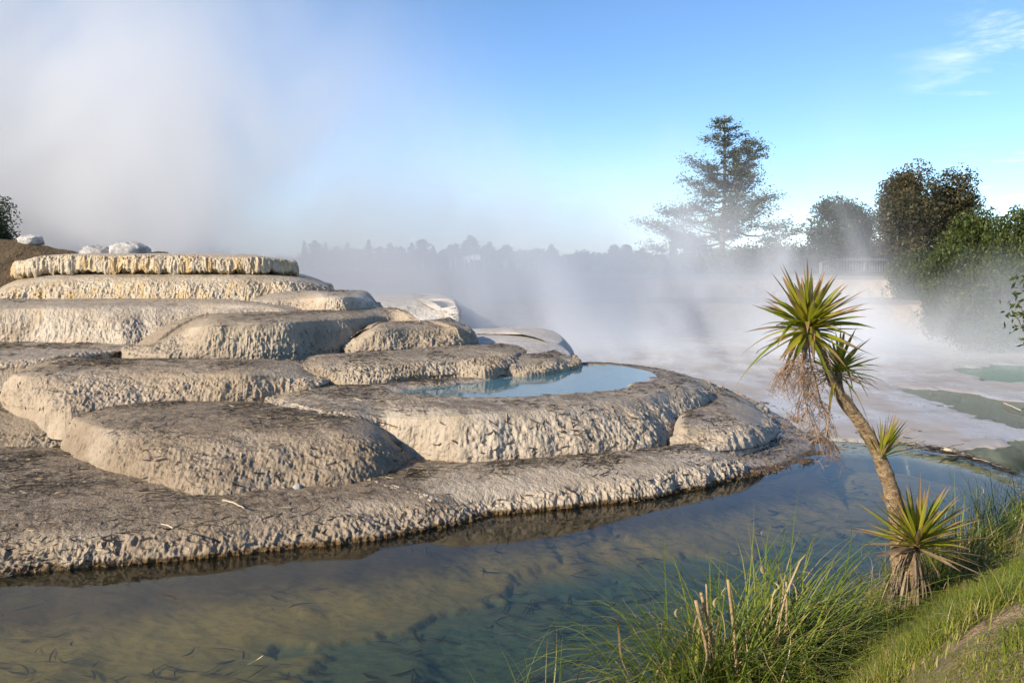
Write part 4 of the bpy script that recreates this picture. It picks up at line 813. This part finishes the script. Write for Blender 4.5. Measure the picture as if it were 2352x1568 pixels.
# dark tree at the left edge behind the hill
bush_px('dark_tree', -14, 462, 575, 22.6, 90, 'leaf_darkgreen', 'dark tree at the left edge behind the brown hill', 'tree', 120, 50, 9000, .08, .22, 2.6, None, 4, .08)
bush_px('dark_tree', -100, 440, 575, 21.5, 120, 'leaf_darkgreen', 'dark tree beyond the left edge of the picture', 'tree', 121, 50, 9000, .08, .25, 2.6, None, 4, .08)
# distant pines with pale trunks
r = np.random.default_rng(33)
def pine(px, ytop, ybot, d, wpx, seed, label, group, trunky=.55):
    r = np.random.default_rng(seed); b = D(px, ybot, d); h = D(px, ytop, d)[2]-b[2]; wd = wpx*d/F/2
    t = thing('pine_tree', b, label, 'tree', group); mb = MB(); nl = 1500; f = r.random(nl)**.8; zz = trunky*.55+(1-trunky*.55)*f; a = r.uniform(-PI, PI, nl)
    lo_ = r.uniform(.5, 1.); rnd_ = seed % 2; prof = np.sqrt(np.clip(1-(1.9*f-.9)**2, 0, 1))*.9 if rnd_ else (1-f)**lo_; rad = wd*r.uniform(.7, 1.5)*prof*(.2+.8*r.random(nl))*(.6+.4*np.sin(zz*r.uniform(25, 50)+a*r.integers(1, 4)+r.uniform(0, 6))); P = np.stack([b[0]+rad*np.cos(a), b[1]+rad*np.sin(a), b[2]+h*zz], -1)
    leaf_cloud(mb, P, .45*r.uniform(.5, 1.3, nl)*d/150, r.random(nl), .3, 1.8); mb.build('crown', M['leaf_far'], t)
    mb = MB(); tube(mb, np.array([b-[0, 0, 1], b+[0, 0, h*.5], b+[0, 0, h*.97]]), [.16*d/150, .12*d/150, .03], 6); mb.build('trunk', M['palebark'], t)
px_ = np.linspace(1035, 1345, 22)
for i, x_ in enumerate(px_):
    x_ = x_ + r.uniform(-6, 6); yt = np.interp(x_, [1035, 1080, 1130, 1180, 1240, 1290, 1345], [556, 545, 556, 572, 560, 582, 594])+r.uniform(-12, 20)
    pine(x_, yt, 622, 140+r.uniform(-15, 15), 34, 200+i, 'hazy distant pine with a pale trunk left of the picture centre', 'distant pines left of centre', .9)
for i, x_ in enumerate(np.linspace(1395, 1560, 13)):
    x_ = x_ + r.uniform(-5, 5); pine(x_, 572+r.uniform(-14, 16), 618, 130+r.uniform(-10, 10), 32, 240+i, 'hazy distant pine with a pale trunk just left of the conifer', 'distant pines beside the conifer', .8)
for i, x_ in enumerate(np.linspace(700, 1020, 14)):
    pine(x_, 560+r.uniform(-10, 16), 625, 150+r.uniform(-10, 10), 40, 260+i, 'distant pine almost lost in the steam behind the terrace', 'distant pines lost in steam', .6)
for i, x_ in enumerate(np.linspace(1780, 2400, 12)):
    pine(x_, 560+r.uniform(-10, 20), 625, 150, 60, 280+i, 'distant pine hidden behind the trees at the right', 'distant pines at the right', .5)

# far wood behind the pines
n = 26000; x = RNG.uniform(-110, 110, n); hgt = 3.2+2.6*fbm(p3(x*.12, x*0), 4, 131)+1.6*fbm(p3(x*.6, x*0), 3, 132); f = RNG.random(n)
mb = MB(); leaf_cloud(mb, np.stack([x, 172+RNG.normal(0, 5, n), 1.4+hgt*f], -1), RNG.uniform(.5, 1.2, n), RNG.random(n), .2, 1.6)
tag(mb.build('far_wood', M['leaf_far'], origin=(0, 172, 1.5)), 'far wood along the horizon behind the steam', kind='stuff')
# ------------------------------------------------------------------ railing on the far side
rb = base_at(1960, 628, 60); rl = thing('wooden_railing', rb, 'grey weathered boardwalk railing with balusters among the trees', 'railing')
ptsr = [(1885, 606, 631, 56), (1925, 597, 626, 58), (1985, 596, 624, 59), (2038, 597, 624, 60)]
def barbox(mb, a, b, wd, ht):
    a, b = np.array(a, float), np.array(b, float); d = norm(b-a); s_ = norm(np.cross(d, [0, 0, 1.]))*wd/2 if abs(d[2]) < .9 else np.array([wd/2, 0, 0]); u_ = norm(np.cross(s_, d))*ht/2
    V = [a-s_-u_, a+s_-u_, a+s_+u_, a-s_+u_, b-s_-u_, b+s_-u_, b+s_+u_, b-s_+u_]
    mb.add(V, np.array([[0, 3, 2, 1], [4, 5, 6, 7], [0, 1, 5, 4], [1, 2, 6, 5], [2, 3, 7, 6], [3, 0, 4, 7]]))
for i, (x, yt, yb, d) in enumerate(ptsr):
    mb = MB(); p, q = D(x, yb+6, d), D(x, yt-3, d); barbox(mb, p, q, .14, .14); mb.build('post', M['wood'], rl, smooth=False)
    if i < 3:
        x2, yt2, yb2, d2 = ptsr[i+1]
        a0, a1, b0, b1 = D(x, yt, d), D(x2, yt2, d2), D(x, yb, d), D(x2, yb2, d2); off = np.array([0, -.10, 0])
        mb = MB(); barbox(mb, a0+off, a1+off, .06, .14); mb.build('top_rail', M['wood'], rl, smooth=False)
        mb = MB(); barbox(mb, b0+off, b1+off, .06, .14); mb.build('bottom_rail', M['wood'], rl, smooth=False)
        k = 9
        for j in range(1, k):
            f = j/k; mb = MB(); barbox(mb, b0+(b1-b0)*f, a0+(a1-a0)*f+[0, 0, .12], .055, .04); mb.build('baluster', M['wood'], rl, smooth=False)

# far terraces across the hot pool
ft = thing('distant_terrace', (10, 40, 0), 'low white terrace walls far across the steaming flat', 'terrace')
def wallstep(y, z0, z1, x0, x1, seed, run=.6):
    xs = np.linspace(x0, x1, 9); rr = np.random.default_rng(seed)
    yo = y + rr.normal(0, .8, 9)
    st = [('w', np.array([x, yy, z1]), np.array([x, yy-run, z0])) for x, yy in zip(xs, yo)]
    return loft(st, 0, 0, (x0, y+6, z1+.05), (x1, y+6, z1+.05), 500, seed=seed, amp=1.6, flute=1.8)
put(wallstep(36, .0, 1.15, -6, 30, 51), 'terrace_step', M['sinter'], ft)
put(wallstep(40.5, 1.1, 2.05, -8, 34, 52), 'terrace_step', M['sinter'], ft)

# sprig of a shrub leaning in at the right edge
sb = base_at(2480, 900, 8.6, .9); sb[2] = float(bank_z(np.array([sb[0]]), np.array([sb[1]]))[0])-.03
st_ = thing('leafy_shrub', sb, 'bright green leafy sprig leaning in at the right edge', 'shrub')
mb = MB(); ml = MB(); r = np.random.default_rng(44)
for (x, y, dd) in [(2338, 690, 0), (2332, 720, -.1), (2350, 655, .1), (2400, 700, .2), (2390, 620, .2), (2420, 780, 0), (2440, 660, .3), (2380, 745, .1), (2460, 720, .2), (2350, 735, .05), (2520, 640, .3), (2500, 780, .2), (2560, 720, .1), (2450, 590, .2), (2540, 830, 0), (2460, 850, -.1)]:
    e = D(x, y, 8.4+dd); p = catmull(np.array([sb, sb*.4+e*.6+[.1, 0, .05], e]), 14); tube(mb, p, np.linspace(.02, .004, 14), 6)
    n = 110; k = r.integers(5, 14, n); P = p[k] + r.normal(size=(n, 3))*.06; leaf_cloud(ml, P, r.uniform(.05, .10, n), r.random(n), 0., 2.8, np.array([-.6, 0, .3]))
mb.build('stem', M['treebark'], st_); ml.build('foliage', M['leaf_shrub'], st_)

# ------------------------------------------------------------------ steam
def steam(name, lo, hi, label, dens, col=(.985, .985, .99), g=0., step=1.):
    lo, hi = np.array(lo, float), np.array(hi, float); c = (lo+hi)/2; h = (hi-lo)/2
    V = [c+h*np.array(s_) for s_ in [(-1, -1, -1), (1, -1, -1), (1, 1, -1), (-1, 1, -1), (-1, -1, 1), (1, -1, 1), (1, 1, 1), (-1, 1, 1)]]
    m = NT(name); dn = dens(m)
    v = m.n('ShaderNodeVolumePrincipled', i={'Color': col, 'Density': dn, 'Anisotropy': g}); m.done(v, True)
    try: m.m.cycles.volume_step_rate = step
    except Exception: pass
    o = MB().add(V, np.array([[0, 3, 2, 1], [4, 5, 6, 7], [0, 1, 5, 4], [1, 2, 6, 5], [2, 3, 7, 6], [3, 0, 4, 7]])).build(name, m.m, origin=c, smooth=False)
    return tag(o, label, kind='stuff')
def axes(m):
    P = m.pos(); s_ = m.n('ShaderNodeSeparateXYZ', i={0: P}); return P, s_.outputs[0], s_.outputs[1], s_.outputs[2]
def dA(m):
    P, x, y, z = axes(m); n1 = m.noise(m.map(P, (1, 1, .7)), .15, 4, .55, 1.2)
    e = m.mth('ADD', x, m.mth('MULTIPLY', z, .50)); e = m.mth('ADD', e, m.mth('MULTIPLY', m.mth('SUBTRACT', n1, .5), 9.))
    a = m.rng(e, 8., -13.); a = m.mth('POWER', a, 1.7)
    a = m.mth('MULTIPLY', a, m.rng(z, 3., 14., 1., .22)); a = m.mth('MULTIPLY', a, m.rng(n1, .30, .70, .18, 1.9))
    a = m.mth('MULTIPLY', a, m.mth('MULTIPLY', m.rng(y, 22., 25.), m.rng(y, 38., 33.)))
    return m.mth('MULTIPLY', a, .42)
def dB(m):
    P, x, y, z = axes(m); n1 = m.noise(m.map(P, (1, 1, .6)), .19, 4, .6, 1.4); n2 = m.noise(m.map(P, (1, 1, .35)), .17, 2, .5, .4)
    top_ = m.mth('MULTIPLY', m.mth('ADD', .9, m.mth('MULTIPLY', m.rng(n2, .40, .70), 4.2)), m.rng(x, 14.5, 7.5, .26, 1.))
    a = m.mth('EXPONENT', m.mth('MULTIPLY', m.mth('DIVIDE', m.mth('MAXIMUM', z, 0.), top_), -1.6))
    a = m.mth('MULTIPLY', a, m.rng(n1, .40, .63, .03, 1.55))
    a = m.mth('MULTIPLY', a, m.mth('MULTIPLY', m.rng(y, 20., 26.), m.rng(y, 47., 40.)))
    a = m.mth('MULTIPLY', a, m.rng(x, 19., 9., .45, 1.)); a = m.mth('MULTIPLY', a, m.rng(z, 8.5, 5.5)); a = m.mth('MULTIPLY', a, m.rng(x, -7., -1.))
    def puff(cx, cy, cz, rx, ry, rz, k):
        q = m.n('ShaderNodeVectorMath', operation='LENGTH', i={0: m.map(m.n('ShaderNodeVectorMath', operation='SUBTRACT', i={0: P, 1: (cx, cy, cz)}).outputs[0], (1/rx, 1/ry, 1/rz))}).outputs['Value']
        return m.mth('MULTIPLY', m.rng(m.mth('ADD', q, m.mth('MULTIPLY', m.mth('SUBTRACT', n1, .5), 2.6)), 1.05, .0), k)
    for pf in ((8.8, 36, 3.8, 3.6, 5, 4.0, .13), (6.4, 35, 6.5, 1.2, 3, 2.2, .10), (.2, 34, 3.3, 10.0, 6, 3.2, .60), (14.0, 24.5, .7, 5.5, 4., 2.5, .30), (10.5, 24, .6, 4., 3.5, 1.5, .12), (9.0, 33, 1.4, 6., 5, 2.2, .26)): a = m.mth('ADD', a, puff(*pf))
    return m.mth('MULTIPLY', a, .34)
steam('steam', (-30, 21.5, .3), (5, 38, 17), 'tall white steam cloud drifting behind the terrace', dA, g=-.35, step=.6)
steam('steam', (-8, 19.5, .0), (27, 47.5, 9), 'low drifting steam over the hot flat', dB, col=(.85, .895, .945), g=-.2, step=.5)

# ------------------------------------------------------------------ light
EL = R(27); sd = np.array([-.80, -.60]); sd /= np.linalg.norm(sd)
tosun = Vector((sd[0]*math.cos(EL), sd[1]*math.cos(EL), math.sin(EL)))
l = bpy.data.lights.new('sun', 'SUN'); l.energy = 5.0; l.angle = R(.5); l.color = (1, .86, .68)
lo = bpy.data.objects.new('sun', l); COL.objects.link(lo); lo.rotation_euler = tosun.to_track_quat('Z', 'Y').to_euler(); lo.location = (-20, -15, 25)
wd = bpy.data.worlds.new('World'); S.world = wd; wd.use_nodes = True; t = wd.node_tree; t.nodes.clear()
N_ = lambda typ, **k: [setattr(nd, a, v) or nd for nd in [t.nodes.new(typ)] for a, v in (k or {'name': typ}).items()][-1]
sky = t.nodes.new('ShaderNodeTexSky'); sky.sky_type = 'NISHITA'; sky.sun_disc = False; sky.sun_elevation = EL; sky.sun_rotation = math.atan2(tosun.x, tosun.y); sky.air_density = .75; sky.dust_density = .1; sky.ozone_density = 3.5
bg = t.nodes.new('ShaderNodeBackground'); bg.inputs[1].default_value = .138; ow = t.nodes.new('ShaderNodeOutputWorld')
tc = t.nodes.new('ShaderNodeTexCoord'); sx = t.nodes.new('ShaderNodeSeparateXYZ'); t.links.new(tc.outputs['Generated'], sx.inputs[0])
# thin cirrus on a plane high above: direction / height
dv = t.nodes.new('ShaderNodeVectorMath'); dv.operation = 'DIVIDE'; cmb = t.nodes.new('ShaderNodeCombineXYZ')
mx = t.nodes.new('ShaderNodeMath'); mx.operation = 'MAXIMUM'; mx.inputs[1].default_value = .02; t.links.new(sx.outputs[2], mx.inputs[0])
ad = t.nodes.new('ShaderNodeMath'); ad.operation = 'ADD'; ad.inputs[1].default_value = .06; t.links.new(mx.outputs[0], ad.inputs[0])
for i in range(3): t.links.new(ad.outputs[0], cmb.inputs[i])
t.links.new(tc.outputs['Generated'], dv.inputs[0]); t.links.new(cmb.outputs[0], dv.inputs[1])
mp = t.nodes.new('ShaderNodeMapping'); mp.inputs['Scale'].default_value = (1.1, 1.6, 1); mp.inputs['Location'].default_value = (7.3, 2.1, 0); mp.inputs['Rotation'].default_value = (0, 0, .7); t.links.new(dv.outputs[0], mp.inputs[0])
nz = t.nodes.new('ShaderNodeTexNoise'); nz.inputs['Scale'].default_value = 1.0; nz.inputs['Detail'].default_value = 7; nz.inputs['Roughness'].default_value = .6; nz.inputs['Distortion'].default_value = .5; t.links.new(mp.outputs[0], nz.inputs[0])
mr = t.nodes.new('ShaderNodeMapRange'); mr.interpolation_type = 'SMOOTHSTEP'; mr.inputs[1].default_value = .57; mr.inputs[2].default_value = .82; mr.inputs[4].default_value = .75; t.links.new(nz.outputs[0], mr.inputs[0])
mi = t.nodes.new('ShaderNodeMix'); mi.data_type = 'RGBA'; mk = t.nodes.new('ShaderNodeMapRange'); mk.interpolation_type = 'SMOOTHSTEP'; mk.inputs[1].default_value = .36; mk.inputs[2].default_value = .50; t.links.new(sx.outputs[0], mk.inputs[0])
mk2 = t.nodes.new('ShaderNodeMapRange'); mk2.interpolation_type = 'SMOOTHSTEP'; mk2.inputs[1].default_value = .11; mk2.inputs[2].default_value = .055; mk2.inputs[4].default_value = .25; t.links.new(sx.outputs[2], mk2.inputs[0])
mm = t.nodes.new('ShaderNodeMath'); mm.operation = 'MAXIMUM'; t.links.new(mk.outputs[0], mm.inputs[0]); t.links.new(mk2.outputs[0], mm.inputs[1])
ml_ = t.nodes.new('ShaderNodeMath'); ml_.operation = 'MULTIPLY'; t.links.new(mm.outputs[0], ml_.inputs[0]); t.links.new(mr.outputs[0], ml_.inputs[1]); t.links.new(ml_.outputs[0], mi.inputs[0]); hs = t.nodes.new('ShaderNodeHueSaturation'); hs.inputs['Saturation'].default_value = 1.06; t.links.new(sky.outputs[0], hs.inputs['Color']); t.links.new(hs.outputs[0], mi.inputs[6]); mi.inputs[7].default_value = (8.2, 8.2, 8.2, 1)
t.links.new(mi.outputs[2], bg.inputs[0]); t.links.new(bg.outputs[0], ow.inputs[0])
# ------------------------------------------------------------------ render settings
S.render.engine = 'CYCLES'; c = S.cycles
c.use_denoising = True; c.max_bounces = 8; c.diffuse_bounces = 3; c.glossy_bounces = 3; c.transparent_max_bounces = 12; c.transmission_bounces = 3; c.volume_bounces = 4
c.use_adaptive_sampling = True; c.adaptive_threshold = .02; c.volume_max_steps = 256
S.view_settings.view_transform = 'Standard'; S.view_settings.look = 'None'; S.view_settings.exposure = .57; S.view_settings.gamma = 1
